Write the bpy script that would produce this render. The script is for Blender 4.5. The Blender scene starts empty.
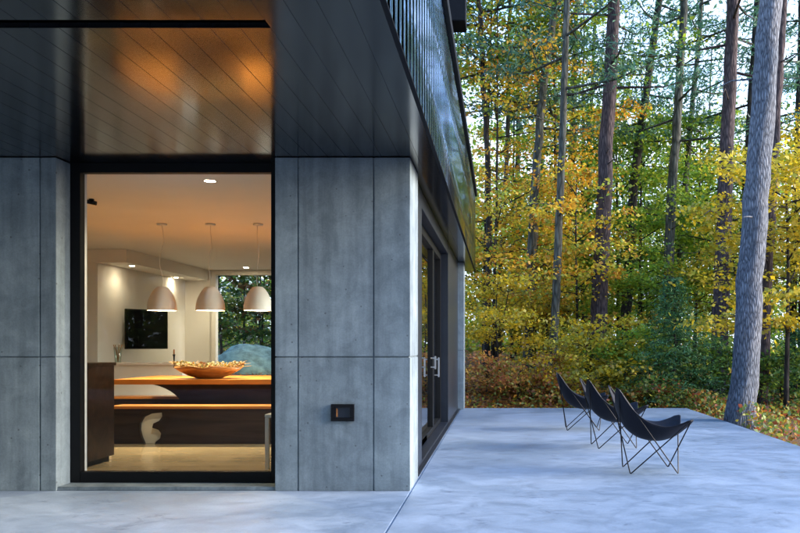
import bpy, bmesh, math, random
import numpy as np
from mathutils import Vector, Matrix

# ------------------------------------------------------------------ camera, sky, sun, exposure
S = bpy.context.scene
COL = S.collection
R = math.radians
F = 800.0                      # focal length in photograph pixels (800 px wide frame)
VX, VY = 500.0, 345.0          # principal point in the photograph
EYE = 1.35

cd = bpy.data.cameras.new('camera')
cam = bpy.data.objects.new('camera', cd)
COL.objects.link(cam)
cam.location = (0, 0, EYE)
cam.rotation_euler = (R(90), 0, 0)
cd.sensor_width = 36.0
cd.sensor_fit = 'HORIZONTAL'
cd.lens = 36.0 * F / 800.0
cd.shift_x = (400.0 - VX) / 800.0
cd.shift_y = (VY - 266.5) / 800.0
cd.clip_start = 0.05
cd.clip_end = 2000
S.camera = cam

SUN_EL, SUN_AZ = R(17), R(92)      # azimuth measured clockwise from +Y (the view direction)
W = bpy.data.worlds.new('World')
S.world = W
W.use_nodes = True
wn = W.node_tree
for n in list(wn.nodes):
    wn.nodes.remove(n)
wo = wn.nodes.new('ShaderNodeOutputWorld')
wb = wn.nodes.new('ShaderNodeBackground')
sky = wn.nodes.new('ShaderNodeTexSky')
sky.sky_type = 'NISHITA'
sky.sun_disc = False
sky.sun_elevation = SUN_EL
sky.sun_rotation = SUN_AZ
sky.air_density = 1.0
sky.dust_density = 0.8
sky.ozone_density = 5.0
wb.inputs['Strength'].default_value = 0.15
tcw = wn.nodes.new('ShaderNodeTexCoord')
mpw = wn.nodes.new('ShaderNodeMapping')
mpw.inputs['Scale'].default_value = (1.2, 1.2, 3.2)
wn.links.new(tcw.outputs['Generated'], mpw.inputs['Vector'])
nzw = wn.nodes.new('ShaderNodeTexNoise')
nzw.inputs['Scale'].default_value = 2.2
nzw.inputs['Detail'].default_value = 7
nzw.inputs['Roughness'].default_value = 0.6
wn.links.new(mpw.outputs[0], nzw.inputs['Vector'])
spw = wn.nodes.new('ShaderNodeSeparateXYZ')
wn.links.new(tcw.outputs['Generated'], spw.inputs[0])
hzw = wn.nodes.new('ShaderNodeMapRange')       # more cloud towards the horizon
hzw.inputs['From Min'].default_value = 0.05
hzw.inputs['From Max'].default_value = 0.75
hzw.inputs['To Min'].default_value = 0.36
hzw.inputs['To Max'].default_value = -0.12
wn.links.new(spw.outputs['Z'], hzw.inputs['Value'])
adw = wn.nodes.new('ShaderNodeMath')
adw.operation = 'ADD'
wn.links.new(nzw.outputs['Fac'], adw.inputs[0])
wn.links.new(hzw.outputs[0], adw.inputs[1])
rpw = wn.nodes.new('ShaderNodeMapRange')
rpw.inputs['From Min'].default_value = 0.50
rpw.inputs['From Max'].default_value = 0.80
wn.links.new(adw.outputs[0], rpw.inputs['Value'])
mxw = wn.nodes.new('ShaderNodeMix')
mxw.data_type = 'RGBA'
mxw.inputs[7].default_value = (1.7, 1.95, 2.4, 1)   # cloud radiance in the sky texture's own units
wn.links.new(rpw.outputs[0], mxw.inputs[0])
wn.links.new(sky.outputs[0], mxw.inputs[6])
wn.links.new(mxw.outputs[2], wb.inputs['Color'])
wn.links.new(wb.outputs[0], wo.inputs['Surface'])

sd = bpy.data.lights.new('sun', 'SUN')
sun = bpy.data.objects.new('sun', sd)
COL.objects.link(sun)
sd.energy = 1.5
sd.angle = R(38)
sd.color = (1.0, 0.88, 0.76)
sdir = Vector((math.sin(SUN_AZ) * math.cos(SUN_EL), math.cos(SUN_AZ) * math.cos(SUN_EL), math.sin(SUN_EL)))
sun.rotation_euler = sdir.to_track_quat('Z', 'Y').to_euler()
sun.location = (20, 10, 30)

S.view_settings.view_transform = 'Standard'
S.view_settings.look = 'None'
S.view_settings.gamma = 1
S.view_settings.exposure = 3.0
S.view_settings.use_curve_mapping = False
S.render.engine = 'CYCLES'
S.cycles.use_denoising = True
S.cycles.max_bounces = 8
S.cycles.transparent_max_bounces = 16
S.cycles.sample_clamp_indirect = 6
S.cycles.caustics_reflective = False
S.cycles.caustics_refractive = False

random.seed(4)
rng = np.random.default_rng(11)


def P(px, py, Y):
    """the point at depth Y seen at photograph pixel (px, py)"""
    return Vector(((px - VX) / F * Y, Y, EYE + (VY - py) / F * Y))


def PX(px, Y):
    return (px - VX) / F * Y


def PZ(py, Y):
    return EYE + (VY - py) / F * Y


# ------------------------------------------------------------------ materials
def mat(name):
    m = bpy.data.materials.new(name)
    m.use_nodes = True
    nt = m.node_tree
    b = nt.nodes['Principled BSDF']
    return m, nt, b


def N(nt, typ, **kw):
    n = nt.nodes.new(typ)
    for k, v in kw.items():
        if k in n.inputs:
            n.inputs[k].default_value = v
        else:
            setattr(n, k, v)
    return n


def ramp(nt, fac, stops):
    r = nt.nodes.new('ShaderNodeValToRGB')
    el = r.color_ramp.elements
    while len(el) < len(stops):
        el.new(0.5)
    for e, (p, c) in zip(el, stops):
        e.position = p
        e.color = (c[0], c[1], c[2], 1) if len(c) == 3 else c
    nt.links.new(fac, r.inputs['Fac'])
    return r


def coords(nt, scale=(1, 1, 1), kind='Object'):
    tc = nt.nodes.new('ShaderNodeTexCoord')
    mp = nt.nodes.new('ShaderNodeMapping')
    mp.inputs['Scale'].default_value = scale
    nt.links.new(tc.outputs[kind], mp.inputs['Vector'])
    return mp.outputs['Vector']


def noise(nt, vec, scale, detail=4, rough=0.55, dist=0.0):
    n = nt.nodes.new('ShaderNodeTexNoise')
    n.inputs['Scale'].default_value = scale
    n.inputs['Detail'].default_value = detail
    n.inputs['Roughness'].default_value = rough
    n.inputs['Distortion'].default_value = dist
    nt.links.new(vec, n.inputs['Vector'])
    return n.outputs['Fac']


def mixc(nt, a, b, fac, mode='MIX'):
    m = nt.nodes.new('ShaderNodeMix')
    m.data_type = 'RGBA'
    m.blend_type = mode
    for sock, v in ((m.inputs[6], a), (m.inputs[7], b)):
        if isinstance(v, (tuple, list)):
            sock.default_value = (v[0], v[1], v[2], 1)
        else:
            nt.links.new(v, sock)
    if isinstance(fac, (int, float)):
        m.inputs[0].default_value = fac
    else:
        nt.links.new(fac, m.inputs[0])
    return m.outputs[2]


def math_(nt, op, a, b=None):
    m = nt.nodes.new('ShaderNodeMath')
    m.operation = op
    for i, v in enumerate((a, b)):
        if v is None:
            continue
        if isinstance(v, (int, float)):
            m.inputs[i].default_value = v
        else:
            nt.links.new(v, m.inputs[i])
    return m.outputs[0]


def bump(nt, b, height, strength=0.3, dist=0.02):
    n = nt.nodes.new('ShaderNodeBump')
    n.inputs['Strength'].default_value = strength
    n.inputs['Distance'].default_value = dist
    nt.links.new(height, n.inputs['Height'])
    nt.links.new(n.outputs['Normal'], b.inputs['Normal'])


def simple(name, col, rough=0.5, metal=0.0, spec=0.5, vary=0.12, scale=8.0):
    m, nt, b = mat(name)
    v = coords(nt)
    f = noise(nt, v, scale, 5)
    lo = tuple(c * (1 - vary) for c in col)
    hi = tuple(min(1, c * (1 + vary)) for c in col)
    nt.links.new(ramp(nt, f, [(0.3, lo), (0.7, hi)]).outputs[0], b.inputs['Base Color'])
    b.inputs['Roughness'].default_value = rough
    b.inputs['Metallic'].default_value = metal
    b.inputs['Specular IOR Level'].default_value = spec
    return m


def make_wall_concrete():
    m, nt, b = mat('board_formed_concrete')
    v = coords(nt)
    big = noise(nt, v, 0.9, 5, 0.6, 0.4)
    mid = noise(nt, v, 4.5, 6, 0.65, 0.6)
    fine = noise(nt, v, 60, 3, 0.6)
    vs = coords(nt, (5.0, 5.0, 0.45))
    streak = noise(nt, vs, 1.6, 4, 0.6)
    c = ramp(nt, big, [(0.30, (0.17, 0.215, 0.238)), (0.70, (0.275, 0.33, 0.35))]).outputs[0]
    c = mixc(nt, c, ramp(nt, mid, [(0.34, (0.72, 0.73, 0.74)), (0.62, (1.10, 1.09, 1.08))]).outputs[0], 0.9, 'MULTIPLY')
    c = mixc(nt, c, ramp(nt, streak, [(0.35, (0.62, 0.63, 0.64)), (0.58, (1.04, 1.04, 1.03))]).outputs[0], 0.75, 'MULTIPLY')
    c = mixc(nt, c, ramp(nt, fine, [(0.3, (0.86, 0.86, 0.86)), (0.7, (1.06, 1.06, 1.06))]).outputs[0], 1.0, 'MULTIPLY')
    vo = N(nt, 'ShaderNodeTexVoronoi', Scale=12.0)
    nt.links.new(v, vo.inputs['Vector'])
    sep = N(nt, 'ShaderNodeSeparateColor')
    nt.links.new(vo.outputs['Color'], sep.inputs[0])
    rad = math_(nt, 'MULTIPLY', math_(nt, 'GREATER_THAN', sep.outputs[0], 0.55), math_(nt, 'MULTIPLY', sep.outputs[1], 0.13))
    hole = math_(nt, 'LESS_THAN', vo.outputs['Distance'], rad)
    at = N(nt, 'ShaderNodeAttribute', attribute_name='tone')
    c = mixc(nt, c, at.outputs['Color'], 1.0, 'MULTIPLY')
    c = mixc(nt, c, (0.06, 0.065, 0.07), math_(nt, 'MULTIPLY', hole, 0.65))
    nt.links.new(c, b.inputs['Base Color'])
    b.inputs['Roughness'].default_value = 0.62
    h = math_(nt, 'SUBTRACT', math_(nt, 'ADD', math_(nt, 'MULTIPLY', fine, 0.3), math_(nt, 'MULTIPLY', mid, 0.5)), hole)
    bump(nt, b, h, 0.35, 0.006)
    return m


def make_patio_concrete():
    m, nt, b = mat('troweled_patio_concrete')
    v = coords(nt)
    vs = coords(nt, (0.8, 1.0, 1))
    big = noise(nt, vs, 0.55, 5, 0.62, 0.8)
    mid = noise(nt, vs, 4.0, 9, 0.72, 0.9)
    fine = noise(nt, v, 45, 4, 0.6)
    st = noise(nt, coords(nt, (1.0, 1.4, 1)), 1.9, 9, 0.74, 1.6)
    c = ramp(nt, big, [(0.35, (0.155, 0.21, 0.28)), (0.63, (0.285, 0.352, 0.44))]).outputs[0]
    c = mixc(nt, c, ramp(nt, mid, [(0.34, (0.74, 0.755, 0.775)), (0.60, (1.08, 1.07, 1.06))]).outputs[0], 0.9, 'MULTIPLY')
    c = mixc(nt, c, ramp(nt, st, [(0.345, (0.50, 0.52, 0.56)), (0.41, (1, 1, 1))]).outputs[0], 0.7, 'MULTIPLY')
    c = mixc(nt, c, ramp(nt, fine, [(0.3, (0.92, 0.92, 0.92)), (0.7, (1.05, 1.05, 1.05))]).outputs[0], 1.0, 'MULTIPLY')
    nt.links.new(c, b.inputs['Base Color'])
    nt.links.new(ramp(nt, mid, [(0.3, (0.34,) * 3), (0.7, (0.58,) * 3)]).outputs[0], b.inputs['Roughness'])
    bump(nt, b, math_(nt, 'ADD', math_(nt, 'MULTIPLY', fine, 0.25), mid), 0.12, 0.01)
    return m


def make_wood(name, dark, light, rough, axis, scale=1.0, coat=0.0, spec=0.5):
    m, nt, b = mat(name)
    st = [14.0, 14.0, 14.0]
    st[axis] = 0.8
    v = coords(nt, tuple(s * scale for s in st))
    g = noise(nt, v, 1.0, 8, 0.65, 1.4)
    g2 = noise(nt, coords(nt), 1.3, 3)
    c = ramp(nt, g, [(0.3, dark), (0.72, light)]).outputs[0]
    c = mixc(nt, c, ramp(nt, g2, [(0.3, (0.75, 0.75, 0.75)), (0.7, (1.1, 1.1, 1.1))]).outputs[0], 0.8, 'MULTIPLY')
    nt.links.new(c, b.inputs['Base Color'])
    b.inputs['Roughness'].default_value = rough
    b.inputs['Specular IOR Level'].default_value = spec
    b.inputs['Coat Weight'].default_value = coat
    b.inputs['Coat Roughness'].default_value = 0.08
    bump(nt, b, g, 0.05, 0.003)
    return m


def make_soffit():
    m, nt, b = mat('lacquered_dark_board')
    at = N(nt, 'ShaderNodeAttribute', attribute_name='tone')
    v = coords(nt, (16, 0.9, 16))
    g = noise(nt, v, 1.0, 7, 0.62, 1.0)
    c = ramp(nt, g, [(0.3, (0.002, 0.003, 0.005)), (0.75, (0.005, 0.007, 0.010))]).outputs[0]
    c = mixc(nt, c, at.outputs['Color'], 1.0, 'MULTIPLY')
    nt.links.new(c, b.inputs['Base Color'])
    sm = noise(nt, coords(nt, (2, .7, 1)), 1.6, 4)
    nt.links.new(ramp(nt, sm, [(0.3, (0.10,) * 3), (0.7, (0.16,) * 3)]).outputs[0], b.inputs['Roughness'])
    b.inputs['IOR'].default_value = 1.95
    return m


def make_glass(name, tint=(1, 1, 1), boost=1.0):
    m, nt, b = mat(name)
    nt.nodes.remove(b)
    out = nt.nodes['Material Output']
    tr = N(nt, 'ShaderNodeBsdfTransparent')
    tr.inputs['Color'].default_value = (*tint, 1)
    gl = N(nt, 'ShaderNodeBsdfGlossy')
    gl.inputs['Roughness'].default_value = 0.0
    ge = N(nt, 'ShaderNodeNewGeometry')
    dt = N(nt, 'ShaderNodeVectorMath', operation='DOT_PRODUCT')
    nt.links.new(ge.outputs['Incoming'], dt.inputs[0])
    nt.links.new(ge.outputs['Normal'], dt.inputs[1])
    ca = math_(nt, 'SUBTRACT', 1.0, math_(nt, 'ABSOLUTE', dt.outputs['Value']))
    schlick = math_(nt, 'ADD', math_(nt, 'MULTIPLY', math_(nt, 'POWER', ca, 5.0), 0.96), 0.04)
    wob = noise(nt, coords(nt), 0.7, 2)
    bn = N(nt, 'ShaderNodeBump')
    bn.inputs['Strength'].default_value = 0.02
    nt.links.new(wob, bn.inputs['Height'])
    nt.links.new(bn.outputs[0], gl.inputs['Normal'])
    fac = math_(nt, 'MULTIPLY', schlick, boost)
    mx = N(nt, 'ShaderNodeMixShader')
    nt.links.new(fac, mx.inputs[0])
    nt.links.new(tr.outputs[0], mx.inputs[1])
    nt.links.new(gl.outputs[0], mx.inputs[2])
    nt.links.new(mx.outputs[0], out.inputs['Surface'])
    return m


def make_leaf(name, trans=0.45, rough=0.5):
    m, nt, b = mat(name)
    nt.nodes.remove(b)
    out = nt.nodes['Material Output']
    at = N(nt, 'ShaderNodeAttribute', attribute_name='leaf_tint')
    di = N(nt, 'ShaderNodeBsdfDiffuse')
    tl = N(nt, 'ShaderNodeBsdfTranslucent')
    gl = N(nt, 'ShaderNodeBsdfGlossy', Roughness=rough)
    nt.links.new(at.outputs['Color'], di.inputs['Color'])
    nt.links.new(at.outputs['Color'], tl.inputs['Color'])
    m1 = N(nt, 'ShaderNodeMixShader')
    m1.inputs[0].default_value = trans
    nt.links.new(di.outputs[0], m1.inputs[1])
    nt.links.new(tl.outputs[0], m1.inputs[2])
    m2 = N(nt, 'ShaderNodeMixShader')
    m2.inputs[0].default_value = 0.04
    nt.links.new(m1.outputs[0], m2.inputs[1])
    nt.links.new(gl.outputs[0], m2.inputs[2])
    nt.links.new(m2.outputs[0], out.inputs['Surface'])
    return m


def make_bark(name, dark, light, scale=1.0, strength=0.7):
    m, nt, b = mat(name)
    v = coords(nt, (9 * scale, 9 * scale, 1.6 * scale))
    vo = N(nt, 'ShaderNodeTexVoronoi', Scale=1.6)
    vo.feature = 'DISTANCE_TO_EDGE'
    wv = mixc(nt, v, (0, 0, 0), 0.0)
    ns = N(nt, 'ShaderNodeTexNoise', Scale=1.2, Detail=4.0)
    nt.links.new(v, ns.inputs['Vector'])
    wv = mixc(nt, v, ns.outputs['Color'], 0.35)
    nt.links.new(wv, vo.inputs['Vector'])
    g = noise(nt, v, 1.4, 7, 0.68, 0.7)
    pl = noise(nt, coords(nt), 1.1, 3)
    h = math_(nt, 'ADD', math_(nt, 'MULTIPLY', vo.outputs['Distance'], 1.3), math_(nt, 'MULTIPLY', g, 0.6))
    c = ramp(nt, h, [(0.25, dark), (0.75, light)]).outputs[0]
    c = mixc(nt, c, ramp(nt, pl, [(0.35, (0.75, 0.80, 0.82)), (0.65, (1.1, 1.05, 1.0))]).outputs[0], 0.8, 'MULTIPLY')
    nt.links.new(c, b.inputs['Base Color'])
    b.inputs['Roughness'].default_value = 0.9
    b.inputs['Specular IOR Level'].default_value = 0.2
    bump(nt, b, h, strength, 0.03)
    return m


def make_ground():
    m, nt, b = mat('forest_floor_litter')
    v = coords(nt)
    a = noise(nt, v, 0.35, 5)
    f = noise(nt, v, 9, 8, 0.75, 0.5)
    c = ramp(nt, f, [(0.28, (0.05, 0.026, 0.012)), (0.45, (0.17, 0.075, 0.03)), (0.58, (0.26, 0.115, 0.045)), (0.75, (0.34, 0.18, 0.08))]).outputs[0]
    c = mixc(nt, c, (0.05, 0.065, 0.02), math_(nt, 'MULTIPLY', ramp(nt, a, [(0.45, (0, 0, 0)), (0.7, (1, 1, 1))]).outputs[0], 0.55))
    nt.links.new(c, b.inputs['Base Color'])
    b.inputs['Roughness'].default_value = 0.95
    bump(nt, b, f, 0.8, 0.05)
    return m


def emit(name, col, strength):
    m, nt, b = mat(name)
    b.inputs['Base Color'].default_value = (0.8, 0.8, 0.8, 1)
    b.inputs['Emission Color'].default_value = (*col, 1)
    b.inputs['Emission Strength'].default_value = strength
    return m


M = dict(
    concrete=make_wall_concrete(),
    patio=make_patio_concrete(),
    soffit=make_soffit(),
    black=simple('black_anodised_frame', (0.0025, 0.003, 0.004), 0.5, spec=0.2),
    void=simple('dark_recess', (0.004, 0.004, 0.005), 0.8),
    panel=simple('charcoal_metal_panel', (0.014, 0.018, 0.026), 0.35, spec=0.4),
    siding=simple('dark_mirror_siding', (0.64, 0.80, 1.0), 0.05, 1.0, vary=0.02, scale=1.5),
    cap=simple('dark_coping', (0.006, 0.007, 0.009), 0.6, spec=0.1),
    white=simple('warm_white_paint', (0.74, 0.72, 0.68), 0.65, vary=0.02, scale=2),
    floor=make_wood('honey_polished_floor', (0.36, 0.26, 0.14), (0.48, 0.36, 0.21), 0.14, 0, 0.25),
    table=make_wood('orange_oiled_wood', (0.36, 0.125, 0.018), (0.54, 0.21, 0.035), 0.34, 0, 0.6),
    darkwood=make_wood('smoked_dark_wood', (0.004, 0.002, 0.0015), (0.060, 0.032, 0.020), 0.40, 0, 0.35, spec=0.25),
    bowl=make_wood('amber_burl', (0.22, 0.075, 0.015), (0.48, 0.20, 0.05), 0.35, 0, 1.2),
    glass=make_glass('window_glass', (0.97, 0.985, 0.98), 0.3),
    doorglass=make_glass('tinted_door_glass', (0.80, 0.86, 0.84), 1.3),
    clear=make_glass('clear_vase_glass', (0.9, 0.95, 0.93), 1.5),
    steel=simple('brushed_steel', (0.62, 0.63, 0.65), 0.28, 1.0, vary=0.04),
    canvas=simple('navy_black_leather', (0.0035, 0.0045, 0.010), 0.6, spec=0.25, vary=0.3, scale=30),
    rod=simple('black_iron_rod', (0.004, 0.004, 0.005), 0.45, spec=0.3),
    shade=simple('matte_white_shade', (0.72, 0.68, 0.64), 0.55, vary=0.02),
    screen=simple('tv_screen', (0.006, 0.007, 0.009), 0.08, vary=0.1),
    plastic=simple('black_plastic', (0.004, 0.004, 0.005), 0.5, spec=0.2),
    bulb=emit('lit_bulb', (1.0, 0.72, 0.38), 25.0),
    lens=emit('lit_downlight_lens', (1.0, 0.80, 0.52), 30.0),
    leaf=make_leaf('autumn_leaf', 0.5),
    needle=make_leaf('conifer_needle', 0.25),
    bark_blue=make_bark('grey_plated_bark', (0.055, 0.058, 0.068), (0.29, 0.305, 0.34), 3.2, 1.0),
    bark_red=make_bark('purple_brown_bark', (0.030, 0.022, 0.024), (0.125, 0.092, 0.090), 1.8),
    bark_green=make_bark('mossy_grey_bark', (0.035, 0.035, 0.028), (0.14, 0.14, 0.115), 1.2, 0.5),
    bark_dark=make_bark('dark_bark', (0.018, 0.015, 0.013), (0.07, 0.06, 0.052), 1.4, 0.5),
    ground=make_ground(),
    boulder=simple('teal_grey_rock', (0.16, 0.23, 0.18), 0.85, vary=0.55, scale=5),
    twig=simple('dry_twig', (0.42, 0.24, 0.09), 0.8, vary=0.4, scale=9),
)


# ------------------------------------------------------------------ mesh helpers
def bm_():
    return bmesh.new()


def box(bm, x0, x1, y0, y1, z0, z1, bev=0.0):
    r = bmesh.ops.create_cube(bm, size=1)
    bmesh.ops.scale(bm, vec=(x1 - x0, y1 - y0, z1 - z0), verts=r['verts'])
    bmesh.ops.translate(bm, vec=((x0 + x1) / 2, (y0 + y1) / 2, (z0 + z1) / 2), verts=r['verts'])
    if bev > 0:
        es = list({e for v in r['verts'] for e in v.link_edges})
        bmesh.ops.bevel(bm, geom=es, offset=bev, segments=2, affect='EDGES', clamp_overlap=True)
    return bm


def tube(bm, pts, rad, seg=8, cap=True):
    pts = [Vector(p) for p in pts]
    n = len(pts)
    rs = rad if isinstance(rad, (list, tuple)) else [rad] * n
    rings = []
    ref = Vector((0.31, 0.77, 0.55)).normalized()
    for i, p in enumerate(pts):
        t = (pts[min(i + 1, n - 1)] - pts[max(i - 1, 0)])
        t = t.normalized() if t.length > 1e-9 else Vector((0, 0, 1))
        a = t.cross(ref)
        if a.length < 1e-3:
            a = t.cross(Vector((1, 0, 0)))
        a.normalize()
        b = t.cross(a)
        rings.append([bm.verts.new(p + (a * math.cos(2 * math.pi * k / seg) + b * math.sin(2 * math.pi * k / seg)) * rs[i]) for k in range(seg)])
    for i in range(n - 1):
        for k in range(seg):
            f = bm.faces.new((rings[i][k], rings[i][(k + 1) % seg], rings[i + 1][(k + 1) % seg], rings[i + 1][k]))
            f.smooth = True
    if cap:
        bm.faces.new(rings[0][::-1])
        bm.faces.new(rings[-1])
    return bm


def lathe(bm, prof, seg=32, c=(0, 0, 0)):
    rings = []
    for r, z in prof:
        if r < 1e-6:
            rings.append([bm.verts.new((c[0], c[1], c[2] + z))])
        else:
            rings.append([bm.verts.new((c[0] + r * math.cos(2 * math.pi * k / seg), c[1] + r * math.sin(2 * math.pi * k / seg), c[2] + z)) for k in range(seg)])
    for a, b in zip(rings[:-1], rings[1:]):
        for k in range(seg):
            k2 = (k + 1) % seg
            if len(a) == 1:
                f = bm.faces.new((a[0], b[k2], b[k]))
            elif len(b) == 1:
                f = bm.faces.new((a[k], a[k2], b[0]))
            else:
                f = bm.faces.new((a[k], a[k2], b[k2], b[k]))
            f.smooth = True
    return bm


def prism_xz(bm, outline, y0, y1):
    """closed outline in x, z extruded from y0 to y1"""
    a = [bm.verts.new((x, y0, z)) for x, z in outline]
    b = [bm.verts.new((x, y1, z)) for x, z in outline]
    n = len(outline)
    bm.faces.new(a)
    bm.faces.new(b[::-1])
    for i in range(n):
        bm.faces.new((a[i], b[i], b[(i + 1) % n], a[(i + 1) % n]))
    return bm


def obj(name, bm, m, parent=None, loc=None, recalc=True):
    me = bpy.data.meshes.new(name)
    if recalc:
        bmesh.ops.recalc_face_normals(bm, faces=bm.faces)
    bm.to_mesh(me)
    bm.free()
    for x in (m if isinstance(m, (list, tuple)) else [m]):
        me.materials.append(M[x])
    o = bpy.data.objects.new(name, me)
    COL.objects.link(o)
    if parent is not None:
        o.parent = parent
    if loc is not None:
        o.location = loc
    return o


def tag(o, label=None, cat=None, group=None, kind=None):
    for k, v in (('label', label), ('category', cat), ('group', group), ('kind', kind)):
        if v:
            o[k] = v
    return o


def thing(name, label, cat, loc=(0, 0, 0), rz=0.0, group=None):
    o = bpy.data.objects.new(name, None)
    o.empty_display_size = 0.2
    COL.objects.link(o)
    o.location = loc
    o.rotation_euler = (0, 0, rz)
    return tag(o, label, cat, group)


def copy_thing(root, loc, rz, label):
    def cp(o, parent):
        c = o.copy()
        COL.objects.link(c)
        c.parent = parent
        for ch in o.children:
            cp(ch, c)
        return c
    r = cp(root, None)
    r.location = loc
    r.rotation_euler = (0, 0, rz)
    r['label'] = label
    return r


# ------------------------------------------------------------------ key sizes
FY = 7.40                       # facade plane
SZ = 3.09                       # soffit height
XL = PX(56, FY)                 # window opening left
XM = PX(275, FY)                # window opening right / pier left
XR = PX(410, FY)                # pier right face
EDGE = -0.59                    # roof edge
PIER_D = 0.72
FAR_Y = 16.75                   # far pier front
PAT_X, PAT_Y = 4.0, 17.15       # terrace edges
SLAB = 0.22


def ground_z(x, y):
    d = max(0.0, y - PAT_Y)
    left = 1.0 / (1.0 + math.exp((x - 3.0) * 0.6))
    h = -0.16 + 0.035 * min(d, 45) * (0.35 + 0.65 * left) + 0.10 * math.sin(x * 0.7 + y * 0.31) * min(1, d / 4) + 0.05 * math.sin(x * 1.9 - y * 1.3) * min(1, d / 3)
    bank = 1.0 / (1.0 + math.exp(max(-60.0, min(60.0, (x - 1.6) * 2.0))))
    u = min(1.0, max(0.0, (d - 0.25) / 3.2))
    h += 0.55 * bank * u * u * (3 - 2 * u)
    if x > PAT_X:
        e = x - PAT_X
        h -= 0.035 * min(e, 12)
    return h


# ------------------------------------------------------------------ ground and terrace
def build_ground():
    bm = bm_()
    xs = [-400, -200, -100, -60, -40] + [-30 + 1.0 * i for i in range(71)] + [45, 60, 100, 200, 400]
    ys = [-400, -200, -100, -40, -20, -10, -4] + [0 + 1.0 * i for i in range(66)] + [75, 100, 150, 250, 500]
    vs = [[None] * len(ys) for _ in xs]
    for i, x in enumerate(xs):
        for j, y in enumerate(ys):
            inner = (x <= PAT_X + 0.9) and (y <= PAT_Y + 0.9)
            vs[i][j] = bm.verts.new((x, y, -0.26 if inner else ground_z(x, y)))
    for i in range(len(xs) - 1):
        for j in range(len(ys) - 1):
            f = bm.faces.new((vs[i][j], vs[i + 1][j], vs[i + 1][j + 1], vs[i][j + 1]))
            f.smooth = True
    tag(obj('ground', bm, 'ground'), kind='structure', label='brown leaf covered forest floor around the terrace')


build_ground()

bm = bm_()
JX = XR + 0.008
box(bm, -14, JX - 0.005, -9, FAR_Y + 0.1, -SLAB, 0.0, 0.004)
box(bm, JX + 0.005, PAT_X, -9, PAT_Y, -SLAB, 0.0, 0.006)
box(bm, JX - 0.03, JX + 0.03, -8.9, FAR_Y, -SLAB + 0.01, -0.012)
tag(obj('patio', bm, 'patio'), kind='structure', label='pale mottled concrete terrace with one straight control joint')

# ------------------------------------------------------------------ house
HL = Vector((-4.5, 12.0, 0))
house = thing('modern_house', 'flat roofed concrete house with large window, dark soffit and glossy ribbed metal fascia', 'house', HL)


def part(name, bm, m, parent=None):
    if parent is None:
        return obj(name, bm, m, house, -HL)
    return obj(name, bm, m, parent)


def panels(x0, x1, y0, y1, z0, z1, xj, zj, g=0.010, dep=0.012):
    """a cast wall: core with slightly proud panels between the formwork joints (front face and ends)"""
    bm = bm_()
    lay = bm.verts.layers.float_color.new('tone')
    box(bm, x0 + dep, x1 - dep, y0 + dep, y1 - dep, z0, z1)
    for v in bm.verts:
        v[lay] = (0.7, 0.7, 0.71, 1)
    xs = [x0] + list(xj) + [x1]
    zs = [z0] + list(zj) + [z1]
    for i in range(len(xs) - 1):
        for j in range(len(zs) - 1):
            a = xs[i] + (g / 2 if i else 0)
            b = xs[i + 1] - (g / 2 if i < len(xs) - 2 else 0)
            c = zs[j] + (g / 2 if j else 0)
            d = zs[j + 1] - (g / 2 if j < len(zs) - 2 else 0)
            n0 = len(bm.verts)
            box(bm, a, b, y0, y1 - 0.002, c, d, 0.004)
            bm.verts.ensure_lookup_table()
            k = random.uniform(0.88, 1.10)
            for v in bm.verts[n0:]:
                v[lay] = (k, k * random.uniform(0.995, 1.005), k * 1.0, 1)
    return bm


ZJ = PZ(357, FY)
part('concrete_pier', panels(XM, XR, FY, FY + PIER_D, 0.0, SZ - 0.006, [PX(298, FY), PX(373.5, FY)], [ZJ]), 'concrete')
part('concrete_wall', panels(-12.0, XL, FY, FY + 0.42, 0.0, SZ - 0.006, [-10.2, -8.95, -7.7, -6.45, -5.2, PX(40, FY)], [ZJ]), 'concrete')
part('far_pier', panels(-1.15, -0.76, FAR_Y, FAR_Y + 0.6, 0.0, SZ - 0.006, [], [ZJ]), 'concrete')
# concrete curb under the window
bm = bm_()
lay = bm.verts.layers.float_color.new('tone')
box(bm, XL + 0.002, XM - 0.002, FY + 0.02, FY + 0.60, 0.001, 0.035, 0.004)
for v in bm.verts:
    v[lay] = (0.85, 0.85, 0.85, 1)
part('window_curb', bm, 'concrete')

# soffit boards with a slot
def soffit():
    bm = bm_()
    lay = bm.verts.layers.float_color.new('tone')
    def strip(x0, x1, y0, y1, tone):
        n0 = len(bm.verts)
        box(bm, x0, x1, y0, y1, SZ, SZ + 0.03, 0.0012)
        bm.verts.ensure_lookup_table()
        for v in bm.verts[n0:]:
            v[lay] = (*tone, 1)
    w = 0.166
    g = 0.0016
    x = EDGE - 0.006
    sx = PX(295, 4.34)
    y_slot0, y_slot1 = F * (SZ - EYE) / (VY - 20), F * (SZ - EYE) / (VY - 28)
    while x > -12.0:
        t = 0.75 + 0.5 * random.random()
        tone = (t, t * (0.95 + 0.1 * random.random()), t)
        a, b = x - w + g, x
        if b < sx:
            strip(a, b, -5.0, y_slot0, tone)
            strip(a, b, y_slot1, FY + 0.55 if b < XR else 18.85, tone)
        else:
            strip(a, b, -5.0, 18.85, tone)
        x -= w
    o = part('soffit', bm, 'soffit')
    bm2 = bm_()
    box(bm2, -12, sx, y_slot0 - 0.02, y_slot1 + 0.02, SZ + 0.05, SZ + 0.10)
    part('soffit_slot', bm2, 'void')
    return o


soffit()
# roof body over the soffit; unseen front reach extended to shade facade and terrace
bm = bm_()
box(bm, -12.0, EDGE - 0.10, -4.98, 18.84, SZ + 0.11, 4.85)
part('roof', bm, 'cap')

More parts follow.
